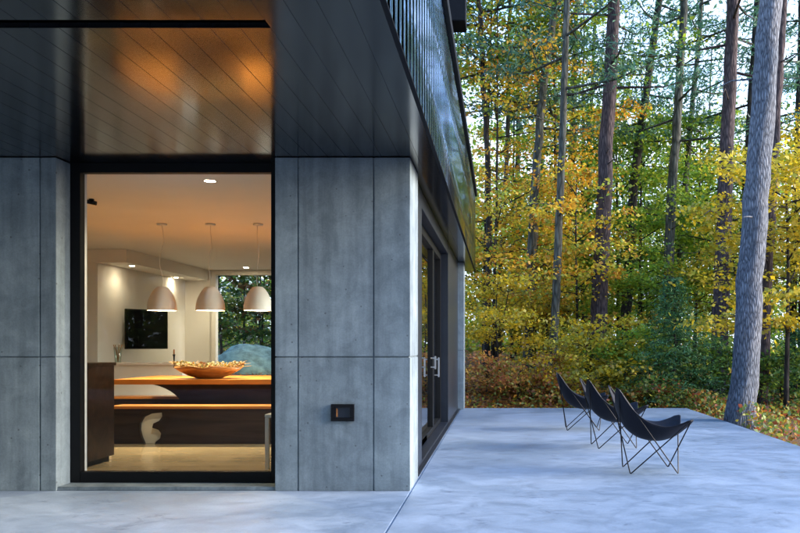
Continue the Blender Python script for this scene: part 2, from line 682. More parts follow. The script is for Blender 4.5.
# ribbed metal fascia (upright wavy sheet facing the terrace)
def fascia():
    bm = bm_()
    z0, z1 = SZ - 0.012, 4.86
    y = -5.0
    pitch = 0.20
    prof = []
    while y < 18.86:
        for dy, dx in ((0.0, 0.0), (0.09, 0.0), (0.105, 0.002), (0.12, 0.006), (0.135, 0.0085), (0.155, 0.0085), (0.17, 0.006), (0.185, 0.002)):
            prof.append((y + dy, EDGE + dx))
        y += pitch
    cols = []
    zs = [z0, z0 + 0.5, z0 + 1.0, z1]
    for yy, xx in prof:
        cols.append([bm.verts.new((xx, yy, z)) for z in zs])
    for a, b in zip(cols[:-1], cols[1:]):
        for k in range(len(zs) - 1):
            f = bm.faces.new((a[k], b[k], b[k + 1], a[k + 1]))
            f.smooth = True
    back = []
    bmesh.ops.solidify(bm, geom=list(bm.faces), thickness=-0.004)
    o = part('fascia', bm, 'siding')
    bm = bm_()
    box(bm, EDGE - 0.16, EDGE + 0.05, -5.05, 18.92, 4.862, 5.00, 0.006)
    part('coping', bm, 'cap')
    bm = bm_()
    box(bm, EDGE - 0.010, EDGE + 0.022, -5.02, 18.9, SZ - 0.022, SZ - 0.0125, 0.002)
    part('drip_edge', bm, 'cap')
    bm = bm_()
    box(bm, -12, EDGE - 0.004, 18.862, 18.92, SZ, 4.86)
    part('end_fascia', bm, 'cap')


fascia()
# upper storey corner rising behind the coping
bm = bm_()
uy = 12.0
ux = PX(451.5, uy)
box(bm, ux - 3.4, ux, uy, uy + 0.35, 4.6, 8.2)
box(bm, ux - 3.6, PX(465.5, uy), uy - 0.05, uy + 0.42, PZ(22, uy), 8.35, 0.01)
part('upper_wall', bm, 'cap')

# front window
WY = FY + 0.24
win = part('front_window', box(bm_(), XL + 0.001, PX(80, WY), WY, WY + 0.09, 0.036, SZ - 0.002, 0.003), 'black')
win_parts = [
    (PX(271, WY), XM + 0.02, 0.036, SZ - 0.002),
]
bm = bm_()
box(bm, PX(271, WY), XM - 0.001, WY, WY + 0.09, 0.036, SZ - 0.002, 0.003)
box(bm, PX(80, WY) + 0.001, PX(271, WY) - 0.001, WY, WY + 0.09, PZ(172.5, WY), SZ - 0.002, 0.003)
box(bm, PX(80, WY) + 0.001, PX(271, WY) - 0.001, WY, WY + 0.09, 0.036, PZ(472, WY), 0.003)
part('frame', bm, 'black', win)
bm = bm_()
box(bm, PX(80, WY) - 0.01, PX(271, WY) + 0.01, WY + 0.042, WY + 0.048, PZ(472, WY) - 0.01, PZ(172.5, WY) + 0.01)
part('pane', bm, 'glass', win)

# side wall along the terrace with its sliding door
SX = -0.88
y_in0, y_in1 = 9.0, 13.55
bm = bm_()
box(bm, SX - 0.15, SX, y_in1, FAR_Y - 0.003, 0.0, SZ - 0.003, 0.003)
box(bm, SX - 0.15, SX, FY + PIER_D, y_in0, 0.0, SZ - 0.003, 0.003)
box(bm, SX - 0.15, SX - 0.004, y_in0 + 0.001, y_in1 - 0.001, 2.90, SZ - 0.003, 0.003)
part('side_wall', bm, 'panel')
GX = -1.05
bm = bm_()
box(bm, GX - 0.05, GX + 0.05, y_in0 + 0.02, y_in0 + 1.95, 0.05, 0.14, 0.003)
box(bm, GX - 0.05, GX + 0.05, y_in1 - 0.16, y_in1 - 0.002, 0.05, 2.898, 0.003)
box(bm, GX - 0.05, GX + 0.05, y_in0 + 0.002, y_in0 + 1.25, 0.05, 2.898, 0.003)
box(bm, GX - 0.05, GX + 0.05, y_in0 + 1.251, y_in1 - 0.161, 2.78, 2.898, 0.003)
box(bm, GX - 0.05, GX + 0.05, y_in0 + 1.251, y_in1 - 0.161, 0.05, 0.13, 0.003)
door = part('sliding_door', bm, 'black')
bm = bm_()
ym = F * 1.05 / (VX - 430.3)
box(bm, GX - 0.03, GX + 0.045, ym - 0.10, ym + 0.10, 0.131, 2.779, 0.003)
part('mullion', bm, 'black', door)
for a, b in ((y_in0 + 1.24, ym - 0.09), (ym + 0.09, y_in1 - 0.15)):
    bm = bm_()
    box(bm, GX - 0.005, GX + 0.005, a, b, 0.12, 2.79)
    part('pane', bm, 'doorglass', door)
for px, z0, z1 in ((431.0, 1.00, 1.19), (434.7, 0.86, 1.16)):
    yy = F * 1.0 / (VX - px)
    bm = bm_()
    tube(bm, [(GX + 0.045, yy, z0 + 0.03), (GX + 0.11, yy, z0 + 0.03)], 0.010, 8)
    tube(bm, [(GX + 0.045, yy, z1 - 0.03), (GX + 0.11, yy, z1 - 0.03)], 0.010, 8)
    box(bm, GX + 0.10, GX + 0.125, yy - 0.02, yy + 0.02, z0, z1, 0.005)
    part('handle', bm, 'steel', door)
bm = bm_()
box(bm, GX - 0.10, SX - 0.001, y_in0 + 0.002, y_in1 - 0.002, 0.001, 0.048, 0.003)
box(bm, SX + 0.001, SX + 0.05, FY + PIER_D + 0.1, FAR_Y - 0.01, 0.001, 0.02, 0.003)
part('door_sill', bm, 'panel')

# interior shell
CZ = 3.10
BY = 18.7
bm = bm_()
box(bm, -10.0, -1.16, FY + 0.62, BY, 0.001, 0.02)
part('interior_floor', bm, 'floor')
bm = bm_()
box(bm, -10.2, -1.04, FY + 0.57, BY + 0.12, CZ, CZ + 0.008)
part('interior_ceiling', bm, 'white')
bm = bm_()
box(bm, -10.15, -10.0, FY + 0.43, BY, 0.021, CZ - 0.001)
part('left_partition', bm, 'white')
bm = bm_()
box(bm, -9.99, XL - 0.003, FY + 0.424, FY + 0.56, 0.021, CZ - 0.001)
part('wall_lining', bm, 'white')
bm = bm_()
box(bm, -9.99, -7.36, 14.63, BY - 0.003, 0.021, 2.858)
part('tv_partition', bm, 'white')
bm = bm_()
box(bm, -9.985, -6.82, 14.60, BY - 0.004, 2.86, CZ - 0.002)
part('bulkhead', bm, 'white')
bx0, bx1 = PX(216, BY), -4.3
bz0, bz1 = 0.25, PZ(275, BY)
bm = bm_()
box(bm, -10, bx0, BY, BY + 0.14, 0.0, CZ - 0.001)
box(bm, bx1, -1.04, BY, BY + 0.14, 0.0, CZ - 0.001)
box(bm, bx0, bx1, BY, BY + 0.14, bz1, CZ - 0.001)
box(bm, bx0, bx1, BY, BY + 0.14, 0.0, bz0)
part('back_wall', bm, 'white')
bm = bm_()
for a, b, c, d in ((bx0 - 0.10, bx0, bz0 - 0.1, bz1 + 0.1), (bx1, bx1 + 0.10, bz0 - 0.1, bz1 + 0.1)):
    box(bm, a, b, BY - 0.03, BY - 0.001, c, d, 0.003)
box(bm, bx0, bx1, BY - 0.03, BY - 0.001, bz1, bz1 + 0.1, 0.003)
box(bm, bx0, bx1, BY - 0.03, BY - 0.001, bz0 - 0.1, bz0, 0.003)
bw = part('back_window', bm, 'white')
bm = bm_()
box(bm, bx0, bx1, BY + 0.06, BY + 0.066, bz0, bz1)
part('pane', bm, 'glass', bw)

# ------------------------------------------------------------------ lamps
def lamp(name, kind, loc, power, col, parent, size=0.1, spot=None, rot=None):
    l = bpy.data.lights.new(name, kind)
    l.energy = power
    l.color = col
    if kind in ('POINT', 'SPOT'):
        l.shadow_soft_size = size
    if kind == 'SPOT':
        l.spot_size = R(spot)
        l.spot_blend = 0.6
    if kind == 'AREA':
        l.shape = 'DISK'
        l.size = size
    o = bpy.data.objects.new(name, l)
    COL.objects.link(o)
    o.location = loc
    o.parent = parent
    if rot:
        o.rotation_euler = rot
    return o


WARM = (1.0, 0.88, 0.60)
TY = 11.55
PEND_P, DOWN_P = 27.0, 25.0


def pendant():
    t = thing('pendant_lamp', '', 'lamp', group='dome pendant lamps over the dining table')
    # shade local: origin at the ceiling
    zb, zt = PZ(310.5, TY) - CZ, PZ(287.5, TY) - CZ
    h = zt - zb
    r = 0.202
    prof = []
    for i in range(15):
        a = i / 14.0
        prof.append((r * (1 - (a ** 2.3) * 0.60) if a < 0.98 else r * 0.38, zb + h * a))
    inner = [(max(0.02, q[0] - 0.006), q[1]) for q in prof]
    bm = bm_()
    lathe(bm, prof + inner[::-1] + [prof[0]], 40)
    sh = obj('shade', bm, 'shade', t, recalc=True)
    bm = bm_()
    lathe(bm, [(0.0, zt + 0.012), (0.05, zt + 0.012), (0.072, zt + 0.004), (0.072, zt - 0.01), (0.0, zt - 0.01)], 24)
    obj('cap', bm, 'shade', t)
    bm = bm_()
    lathe(bm, [(0.0, zt - 0.17), (0.035, zt - 0.155), (0.05, zt - 0.11), (0.035, zt - 0.06), (0.018, zt - 0.03), (0.0, zt - 0.028)], 16)
    obj('bulb', bm, 'bulb', t)
    bm = bm_()
    pts = []
    for i in range(17):
        a = i / 16.0
        pts.append((0.05 * math.sin(a * 7.5) * (0.25 + 0.75 * a) * (1 - a * 0.0) * math.sin(math.pi * min(1, a + 0.05)), 0.02 * math.sin(a * 9), -a * (-zt - 0.01)))
    tube(bm, pts, 0.0035, 6)
    obj('cord', bm, 'shade', t)
    bm = bm_()
    lathe(bm, [(0, 0.0), (0.07, 0.0), (0.07, -0.022), (0.0, -0.026)], 24)
    obj('canopy', bm, 'steel', t)
    lamp('pendant_light', 'SPOT', (0, 0, zt - 0.19), PEND_P, WARM, t, 0.05, 150)
    return t


p0 = pendant()
for i, (px, lab) in enumerate(((162, 'white dome pendant lamp in front of the television, leftmost of three'),
                               (210.5, 'middle white dome pendant lamp hanging straight above the leaf filled bowl'),
                               (258, 'white dome pendant lamp in front of the garden window, partly cut by the window frame'))):
    loc = (PX(px, TY), TY, CZ - 0.0005)
    if i == 0:
        p0.location = loc
        p0['label'] = lab
    else:
        copy_thing(p0, loc, 0.7 * i, lab)


def downlight(loc, label, power, r=0.055):
    t = thing('recessed_downlight', label, 'ceiling light', loc, group='recessed downlights in the room')
    bm = bm_()
    lathe(bm, [(r, 0.0), (r + 0.022, 0.0), (r + 0.02, -0.006), (r, -0.003), (r, 0.0)], 28)
    obj('trim_ring', bm, 'shade', t)
    bm = bm_()
    lathe(bm, [(0.0, -0.002), (r - 0.001, -0.002), (r - 0.001, -0.0005), (0.0, -0.0005)], 24)
    obj('lens', bm, 'lens', t)
    lamp('downlight_light', 'SPOT', (0, 0, -0.012), power, (1.0, 0.87, 0.58), t, 0.05, 140)


dl = [(210, 181, 'glowing downlight in the ceiling just inside the big window', 1.0),
      (246, 267.5, 'small glowing downlight near the garden window at the room back', 1.0)]
for px, py, lab, k in dl:
    Y = F * (CZ - EYE) / (VY - py)
    downlight((PX(px, Y), Y, CZ), lab, DOWN_P * k)
for px, py, lab in ((133, 266, 'downlight under the near end of the white bulkhead'), (177, 277.5, 'downlight under the far end of the white bulkhead')):
    Y = F * (2.86 - EYE) / (VY - py)
    downlight((PX(px, Y) - 0.02, Y, 2.86), lab, DOWN_P * 0.07, 0.045)
# ceiling sensor
Y = F * (CZ - EYE) / (VY - 199)
t = thing('ceiling_sensor', 'small black sensor on the white ceiling near the left wall', 'sensor', (PX(91.5, Y), Y, CZ))
bm = bm_()
lathe(bm, [(0, -0.001), (0.03, -0.001), (0.03, -0.02), (0, -0.022)], 20)
obj('base', bm, 'plastic', t)
bm = bm_()
tube(bm, [(-0.05, 0, -0.03), (0.05, 0.02, -0.05)], 0.025, 12)
obj('head', bm, 'plastic', t)

# ------------------------------------------------------------------ furniture indoors
FZ = 0.0205
# sideboard end by the window
t = thing('sideboard', 'dark wood sideboard end standing just inside the window on the left', 'cabinet', (-4.95, 8.95, FZ))
bm = bm_()
box(bm, -0.5, 0.49, -0.30, 0.30, 0.06, 1.095, 0.004)
obj('carcass', bm, 'darkwood', t)
bm = bm_()
box(bm, -0.52, 0.505, -0.32, 0.32, 1.096, 1.13, 0.004)
obj('top', bm, 'darkwood', t)
bm = bm_()
box(bm, -0.46, 0.45, -0.26, 0.26, 0.0, 0.059)
obj('plinth', bm, 'plastic', t)

# bench
BYY = 10.75
bl, br = PX(110, BYY), PX(300, BYY)
zt_b = PZ(406, BYY) - FZ
bw_, bc = br - bl, (bl + br) / 2
t = thing('bench', 'long dark bench with orange wood seat in front of the dining table', 'bench', (bc, BYY, FZ))
bm = bm_()
box(bm, -bw_ / 2, bw_ / 2, -0.04, 0.36, zt_b - 0.035, zt_b, 0.004)
obj('seat', bm, 'table', t)
bm = bm_()
x0 = -bw_ / 2 + 0.02
x1 = bw_ / 2 - 0.02
cx = PX(151, BYY) - bc
zz = zt_b - 0.036
cut = [(-0.09, 0.0), (-0.13, 0.20), (-0.155, 0.40), (-0.15, 0.58), (-0.10, 0.76), (0.0, 0.86), (0.145, 0.89), (0.15, 0.78), (0.11, 0.66), (0.03, 0.58), (0.015, 0.46), (0.10, 0.40), (0.135, 0.30), (0.12, 0.16), (0.06, 0.06), (0.05, 0.0)]
out = [(x0, 0.0)] + [(cx + a, zz * b) for a, b in cut] + [(x1, 0.0), (x1, zz), (x0, zz)]
prism_xz(bm, out, 0.0, 0.05)
obj('front_panel', bm, 'darkwood', t)
bm = bm_()
pts = [(-0.16, 0.0), (-0.20, 0.12), (-0.20, 0.28), (-0.12, 0.40), (0.10, 0.42), (0.20, 0.36), (0.18, 0.20), (0.19, 0.08), (0.14, 0.0)]
k = zz / 0.43
sm = []
for q in range(len(pts)):
    p4 = [pts[(q + w) % len(pts)] for w in (-1, 0, 1, 2)]
    for u in (0, 0.25, 0.5, 0.75):
        ws = (-.5 * u + u * u - .5 * u ** 3, 1 - 2.5 * u * u + 1.5 * u ** 3, .5 * u + 2 * u * u - 1.5 * u ** 3, -.5 * u * u + .5 * u ** 3)
        sm.append((sum(a[0] * w for a, w in zip(p4, ws)), max(0.0, sum(a[1] * w for a, w in zip(p4, ws)))))
prism_xz(bm, [(cx + a, min(b * k + 0.001, zz - 0.002)) for a, b in sm], 0.07, 0.11)
obj('leg', bm, 'white', t)
bm = bm_()
prism_xz(bm, [(x1 - 0.5, 0.0), (x1 - 0.1, 0.0), (x1 - 0.05, zz), (x1 - 0.6, zz)], 0.25, 0.30)
obj('leg', bm, 'darkwood', t)

# bench on the far side of the table
RBY = 12.85
rl, rr_ = PX(110, RBY), PX(300, RBY)
t = thing('bench', 'second dark bench half hidden behind the dining table', 'bench', ((rl + rr_) / 2, RBY, FZ))
hw_ = (rr_ - rl) / 2
bm = bm_()
box(bm, -hw_, hw_, -0.04, 0.30, zt_b - 0.045, zt_b - 0.005, 0.004)
obj('seat', bm, 'table', t)
bm = bm_()
box(bm, -hw_ + 0.02, hw_ - 0.02, 0.0, 0.05, 0.0, zt_b - 0.046, 0.003)
obj('front_panel', bm, 'darkwood', t)

# dining table
DY = 11.15
tl, tr = PX(112, DY), PX(310, DY)
tw, tcx = tr - tl, (tl + tr) / 2
th = PZ(379.5, DY) - FZ
t = thing('dining_table', 'long orange wood dining table on a dark curved slab base', 'table', (tcx, DY + 0.75, FZ))
bm = bm_()
box(bm, -tw / 2, tw / 2, -0.75, 0.75, th - 0.07, th, 0.008)
obj('tabletop', bm, 'table', t)
bm = bm_()
zz = th - 0.071
xa = PX(142, DY + 0.3) - tcx
xb = PX(300, DY + 0.3) - tcx
out = [(xb, 0.0), (xb, zz), (xa, zz)]
for i in range(1, 12):
    a = i / 11 * math.pi / 2
    out.append((xa + 0.62 * math.sin(a), zz - (zz - 0.33) * (1 - math.cos(a))))
out += [(xa + 0.62, 0.33), (xa + 0.70, 0.0)]
prism_xz(bm, out, -0.45, -0.37)
obj('slab_base', bm, 'darkwood', t)
bm = bm_()
prism_xz(bm, [(xb - 0.5, 0), (xb, 0), (xb, zz), (xb - 0.9, zz)], 0.40, 0.48)
obj('slab_base', bm, 'darkwood', t)

# bowl with dried leaves on the table
bz = FZ + th + 0.001
BX, BYc = PX(209, DY + 0.35), DY + 0.35
t = thing('leaf_bowl', 'shallow amber wooden bowl heaped with dried leaves on the dining table', 'bowl', (BX, BYc, bz))
bm = bm_()
prof = [(0.0, 0.0), (0.16, 0.0), (0.30, 0.045), (0.42, 0.11), (0.50, 0.17), (0.485, 0.172), (0.41, 0.125), (0.28, 0.06), (0.14, 0.02), (0.0, 0.018)]
lathe(bm, prof, 48)
for v in bm.verts:
    v.co.y *= 0.55
    rr = math.hypot(v.co.x, v.co.y / 0.55)
    if rr > 0.3:
        v.co.z += 0.016 * math.sin(5 * math.atan2(v.co.y, v.co.x)) * (rr - 0.3) / 0.2
obj('bowl_shell', bm, 'bowl', t)


# ------------------------------------------------------------------ foliage meshes
def leaves_mesh(name, pts, size, tints, flat=0.0, aspect=0.62, droop=0.0, nrm=None):
    """pts (n,3); each leaf is a small folded rhombus with its own direction, size and tint"""
    n = len(pts)
    d = rng.normal(size=(n, 3))
    d[:, 2] = d[:, 2] * (1 - flat) - droop
    d /= np.linalg.norm(d, axis=1)[:, None] + 1e-9
    up = rng.normal(size=(n, 3)) * (1 - flat)
    up[:, 2] += flat * 1.5 + 0.2
    a = np.cross(d, up)
    a /= np.linalg.norm(a, axis=1)[:, None] + 1e-9
    nn = np.cross(a, d)
    s = (size * (0.6 + 0.8 * rng.random(n)))[:, None] if np.isscalar(size) else size[:, None]
    w = s * aspect * 0.5
    v = np.empty((n, 4, 3))
    v[:, 0] = pts - d * s * 0.5
    v[:, 1] = pts + a * w + nn * s * 0.12
    v[:, 2] = pts + d * s * 0.5
    v[:, 3] = pts - a * w + nn * s * 0.12
    return v.reshape(-1, 3), tints


def mesh_from_quads(name, verts, tints, m, parent=None, loc=None):
    n = len(verts) // 4
    me = bpy.data.meshes.new(name)
    me.vertices.add(4 * n)
    me.vertices.foreach_set('co', verts.astype(np.float32).ravel())
    me.loops.add(4 * n)
    me.loops.foreach_set('vertex_index', np.arange(4 * n, dtype=np.int32))
    me.polygons.add(n)
    me.polygons.foreach_set('loop_start', np.arange(0, 4 * n, 4, dtype=np.int32))
    me.polygons.foreach_set('loop_total', np.full(n, 4, dtype=np.int32))
    at = me.attributes.new('leaf_tint', 'FLOAT_COLOR', 'POINT')
    c = np.ones((n, 4, 4), dtype=np.float32)
    c[:, :, :3] = tints[:, None, :]
    at.data.foreach_set('color', c.ravel())
    me.materials.append(M[m])
    me.update()
    me.validate()
    o = bpy.data.objects.new(name, me)
    COL.objects.link(o)
    o.parent = parent
    if loc is not None:
        o.location = loc
    return o


YEL = np.array([(0.720, 0.516, 0.025), (0.648, 0.432, 0.020), (0.552, 0.444, 0.035), (0.360, 0.348, 0.035)])
ORA = np.array([(0.820, 0.461, 0.039), (0.720, 0.317, 0.026), (0.820, 0.600, 0.052), (0.374, 0.432, 0.052), (0.720, 0.547, 0.039)])
LIM = np.array([(0.30, 0.46, 0.045), (0.20, 0.36, 0.035), (0.48, 0.52, 0.04), (0.12, 0.25, 0.03), (0.36, 0.46, 0.04)])
GRN = np.array([(0.096, 0.204, 0.035), (0.156, 0.276, 0.035), (0.066, 0.144, 0.030), (0.264, 0.348, 0.040)])
PIN = np.array([(0.061, 0.169, 0.109), (0.088, 0.208, 0.115), (0.047, 0.130, 0.092), (0.121, 0.234, 0.115)])
RED = np.array([(0.34, 0.09, 0.03), (0.45, 0.22, 0.03), (0.16, 0.24, 0.04), (0.10, 0.18, 0.03), (0.36, 0.32, 0.04), (0.22, 0.27, 0.04)])
DRY = np.array([(0.42, 0.17, 0.05), (0.52, 0.25, 0.08), (0.30, 0.12, 0.05), (0.56, 0.36, 0.11)])
HEM = np.array([(0.07, 0.20, 0.07), (0.11, 0.26, 0.08), (0.05, 0.14, 0.06), (0.15, 0.28, 0.09)])
SAL = np.array([(0.62, 0.33, 0.06), (0.70, 0.48, 0.12), (0.45, 0.16, 0.04), (0.30, 0.26, 0.05), (0.75, 0.62, 0.32)])


def tint(pal, n, weights=None, jit=0.22):
    i = rng.choice(len(pal), size=n, p=weights)
    return pal[i] * (1 + jit * rng.normal(size=(n, 1))).clip(0.4, 1.7)


# the leaves in the bowl
n = 900
th_ = rng.random(n) * 2 * math.pi
rr = np.sqrt(rng.random(n)) * 0.50
pts = np.stack([rr * np.cos(th_), rr * np.sin(th_) * 0.5, 0.13 + 0.05 * rng.random(n) + 0.05 * (1 - rr / 0.5) + 0.05 * (rr > 0.42)], 1)
v, c = leaves_mesh('leaf', pts, 0.05, tint(SAL * 0.28, n), 0.2)
heap = mesh_from_quads('dried_leaves', v, c, 'leaf', t)
heap['kind'] = 'stuff'
bm = bm_()
for i in range(34):
    a = random.random() * 2 * math.pi
    r0, r1 = 0.25 + 0.15 * random.random(), 0.50 + 0.13 * random.random()
    z = 0.14 + 0.05 * random.random()
    tube(bm, [(r0 * math.cos(a), 0.5 * r0 * math.sin(a), z), (r1 * math.cos(a + .1), 0.5 * r1 * math.sin(a + .1), z + 0.03 + 0.05 * random.random())], [0.005, 0.002], 5)
tw_ = obj('dry_twigs', bm, 'twig', t)
tw_['kind'] = 'stuff'

# white counter with vases
KY = 13.2
kz = PZ(363, KY)
t = thing('kitchen_counter', 'white kitchen counter behind the dining table', 'counter', (-6.3, KY + 0.42, FZ))
bm = bm_()
box(bm, -0.95, 1.02, -0.32, 0.32, 0.0, kz - FZ - 0.04, 0.003)
obj('body', bm, 'white', t)
bm = bm_()
box(bm, -0.97, 1.04, -0.35, 0.35, kz - FZ - 0.039, kz - FZ, 0.004)
obj('worktop', bm, 'white', t)
t = thing('glass_vase', 'clear glass vase with brown stems on the white counter', 'vase', (PX(118, KY + 0.2), KY + 0.2, kz + 0.001))
bm = bm_()
lathe(bm, [(0, 0.0), (0.05, 0.0), (0.055, 0.10), (0.07, 0.26), (0.066, 0.26), (0.05, 0.10), (0.044, 0.01), (0, 0.01)], 24)
obj('vase_body', bm, 'clear', t)
bm = bm_()
for k in range(7):
    a = k * 0.9
    tube(bm, [(0, 0, 0.015), (0.03 * math.cos(a), 0.03 * math.sin(a), 0.2), (0.07 * math.cos(a), 0.07 * math.sin(a), 0.30)], 0.006, 6)
obj('stems', bm, 'bowl', t)
t = thing('candlestick', 'small dark candlestick on the right end of the white counter', 'candlestick', (PX(174, KY + 0.2), KY + 0.2, kz + 0.001))
bm = bm_()
lathe(bm, [(0, 0), (0.04, 0), (0.035, 0.012), (0.012, 0.02), (0.014, 0.10), (0.022, 0.13), (0.022, 0.14), (0, 0.14)], 20)
obj('holder', bm, 'plastic', t)
bm = bm_()
lathe(bm, [(0, 0.141), (0.013, 0.141), (0.013, 0.22), (0, 0.225)], 14)
obj('candle', bm, 'bowl', t)

# television on a bracket
a0 = P(126, 307.5, 15.5)
a1 = P(168, 311.5, 16.35)
dv = (a1 - a0)
ang = math.atan2(dv.y, dv.x)
wd = math.hypot(dv.x, dv.y)
mid = (a0 + a1) / 2
ztv0, ztv1 = PZ(349, 15.9), PZ(309.5, 15.9)
t = thing('television', 'black flat television angled out from the white wall', 'television', (mid.x, mid.y, ztv0), ang)
hh = ztv1 - ztv0
bm = bm_()
box(bm, -wd / 2, wd / 2, 0.0, 0.05, 0, hh, 0.006)
obj('bezel', bm, 'plastic', t)
bm = bm_()
box(bm, -wd / 2 + 0.025, wd / 2 - 0.025, -0.003, -0.0005, 0.03, hh - 0.025)
obj('screen', bm, 'screen', t)
bm = bm_()
box(bm, -0.05, 0.05, 0.051, 0.40, hh / 2 - 0.05, hh / 2 + 0.05)
obj('wall_bracket', bm, 'plastic', t)

# pale stool hidden by the right window jamb
t = thing('white_stool', 'pale stool just inside the window, mostly hidden by the right jamb', 'stool', (-2.30, 8.72, FZ))
bm = bm_()
box(bm, -0.21, 0.21, -0.19, 0.19, 0.555, 0.59, 0.005)
obj('seat', bm, 'white', t)
for sx in (-1, 1):
    for sy in (-1, 1):
        bm = bm_()
        box(bm, sx * 0.19 - 0.02, sx * 0.19 + 0.02, sy * 0.16 - 0.02, sy * 0.16 + 0.02, 0.0, 0.554, 0.004)
        obj('leg', bm, 'white', t)

# wall box on the pier
bxc, bzc = (PX(331.5, FY) + PX(354.5, FY)) / 2, (PZ(404, FY) + PZ(421, FY)) / 2
t = thing('wall_box', 'small dark rectangular electrical box on the concrete pier', 'outlet box', (bxc, FY, bzc))
w2, h2 = 23 / 2 / F * FY, 17 / 2 / F * FY
bm = bm_()
for a in ((-w2, w2, h2 - 0.03, h2), (-w2, w2, -h2, -h2 + 0.03)):
    box(bm, a[0], a[1], -0.03, -0.0005, a[2], a[3], 0.002)
for a in ((-w2, -w2 + 0.035), (w2 - 0.035, w2)):
    box(bm, a[0], a[1], -0.03, -0.0005, -h2 + 0.0305, h2 - 0.0305, 0.002)
obj('frame', bm, 'plastic', t)
bm = bm_()
box(bm, -w2 + 0.036, w2 - 0.036, -0.012, -0.001, -h2 + 0.031, h2 - 0.031)
obj('back_plate', bm, 'panel', t)
bm = bm_()
box(bm, -w2 + 0.046, -w2 + 0.06, -0.018, -0.0125, -h2 + 0.04, h2 - 0.04, 0.001)
obj('hinge', bm, 'bowl', t)


# ------------------------------------------------------------------ butterfly chairs
def catmull(pts, t):
    n = len(pts) - 1
    s = min(max(t, 0), 1) * n
    i = min(int(s), n - 1)
    u = s - i
    p = [pts[max(i - 1, 0)], pts[i], pts[i + 1], pts[min(i + 2, n)]]
    return sum((np.array(q) * w for q, w in zip(p, (-.5 * u + u * u - .5 * u ** 3, 1 - 2.5 * u * u + 1.5 * u ** 3, .5 * u + 2 * u * u - 1.5 * u ** 3, -.5 * u * u + .5 * u ** 3))))


HORN = {'FN': (0.375, -0.30, 0.575), 'FF': (0.375, 0.30, 0.575), 'RN': (-0.385, -0.30, 0.90), 'RF': (-0.385, 0.30, 0.90)}
FOOT = {'fn': (0.25, -0.235, 0.009), 'ff': (0.25, 0.235, 0.009), 'rn': (-0.25, -0.235, 0.009), 'rf': (-0.25, 0.235, 0.009)}
LINKS = [('FN', 'rn'), ('FN', 'ff'), ('FF', 'rf'), ('FF', 'fn'), ('RN', 'fn'), ('RN', 'rf'), ('RF', 'ff'), ('RF', 'rn')]


def chair():
    t = thing('butterfly_chair', '', 'chair', group='butterfly chairs in a row on the terrace')
    # frame: one bent rod, running horn > foot > horn ...
    order = ['RN', 'fn', 'FF', 'rf', 'RN2', None]
    for loop in (['RN', 'fn', 'FF', 'rf'], ['RF', 'ff', 'FN', 'rn']):
        pts = []
        L = len(loop)
        for i, k in enumerate(loop):
            p = Vector(HORN.get(k) or FOOT.get(k))
            a = Vector(HORN.get(loop[i - 1]) or FOOT.get(loop[i - 1]))
            b = Vector(HORN.get(loop[(i + 1) % L]) or FOOT.get(loop[(i + 1) % L]))
            d0, d1 = (a - p).normalized(), (b - p).normalized()
            rr = 0.022
            for u in (0, 0.25, 0.5, 0.75, 1):
                q = (p + d0 * rr) * (1 - u) ** 2 + p * 2 * u * (1 - u) + (p + d1 * rr) * u * u
                pts.append(q)
        pts.append(pts[0])
        bm = bm_()
        tube(bm, pts, 0.0068, 8, cap=False)
        obj('rod_loop', bm, 'rod', t)
    cen = [(-0.400, 0.80), (-0.345, 0.62), (-0.26, 0.465), (-0.11, 0.355), (0.08, 0.325), (0.25, 0.375), (0.36, 0.46)]
    edg = [(-0.412, 0.950), (-0.305, 0.775), (-0.19, 0.64), (-0.05, 0.545), (0.12, 0.505), (0.28, 0.54), (0.42, 0.61)]
    hw = [(0.325,), (0.315,), (0.295,), (0.285,), (0.285,), (0.30,), (0.325,)]
    nu, nv = 36, 28
    bm = bm_()
    grid = []
    for j in range(nv + 1):
        vv = -1 + 2 * j / nv
        av = abs(vv)
        # rounded ears: the ends of the sling are dipped in the middle and rounded off at the corners
        ear = min(1.0, av / 0.62)
        ear = ear * ear * (3 - 2 * ear)
        corner = max(0.0, (av - 0.80) / 0.20)
        t0 = 0.085 * (1 - ear) + 0.10 * corner ** 2.2
        t1 = 1 - (0.10 * (1 - ear) + 0.11 * corner ** 2.2)
        col = []
        for i in range(nu + 1):
            tt = t0 + (t1 - t0) * i / nu
            c, e, h = catmull(cen, tt), catmull(edg, tt), catmull(hw, tt)[0]
            k = av ** 2.0
            p = c * (1 - k) + e * k
            wr = 0.004 * math.sin(14 * tt + 5 * vv) * (1 - av)
            col.append(bm.verts.new((p[0], vv * h, p[1] + wr)))
        grid.append(col)
    for j in range(nv):
        for i in range(nu):
            f = bm.faces.new((grid[j][i], grid[j + 1][i], grid[j + 1][i + 1], grid[j][i + 1]))
            f.smooth = True
    bmesh.ops.recalc_face_normals(bm, faces=bm.faces)
    bmesh.ops.solidify(bm, geom=list(bm.faces), thickness=0.007)
    obj('sling_seat', bm, 'canvas', t)
    return t


CH = [(1.60, 8.55, R(1), 'nearest black leather butterfly chair on the terrace, whole frame in view'),
      (1.50, 10.58, R(5), 'middle black butterfly chair, partly behind the nearest one'),
      (1.31, 12.75, R(-2), 'farthest black butterfly chair, nearest the autumn bushes')]
c0 = chair()
for i, (x, y, a, lab) in enumerate(CH):
    if i == 0:
        c0.location = (x, y, 0)
        c0.rotation_euler = (0, 0, a)
        c0['label'] = lab
    else:
        copy_thing(c0, (x, y, 0), a, lab)


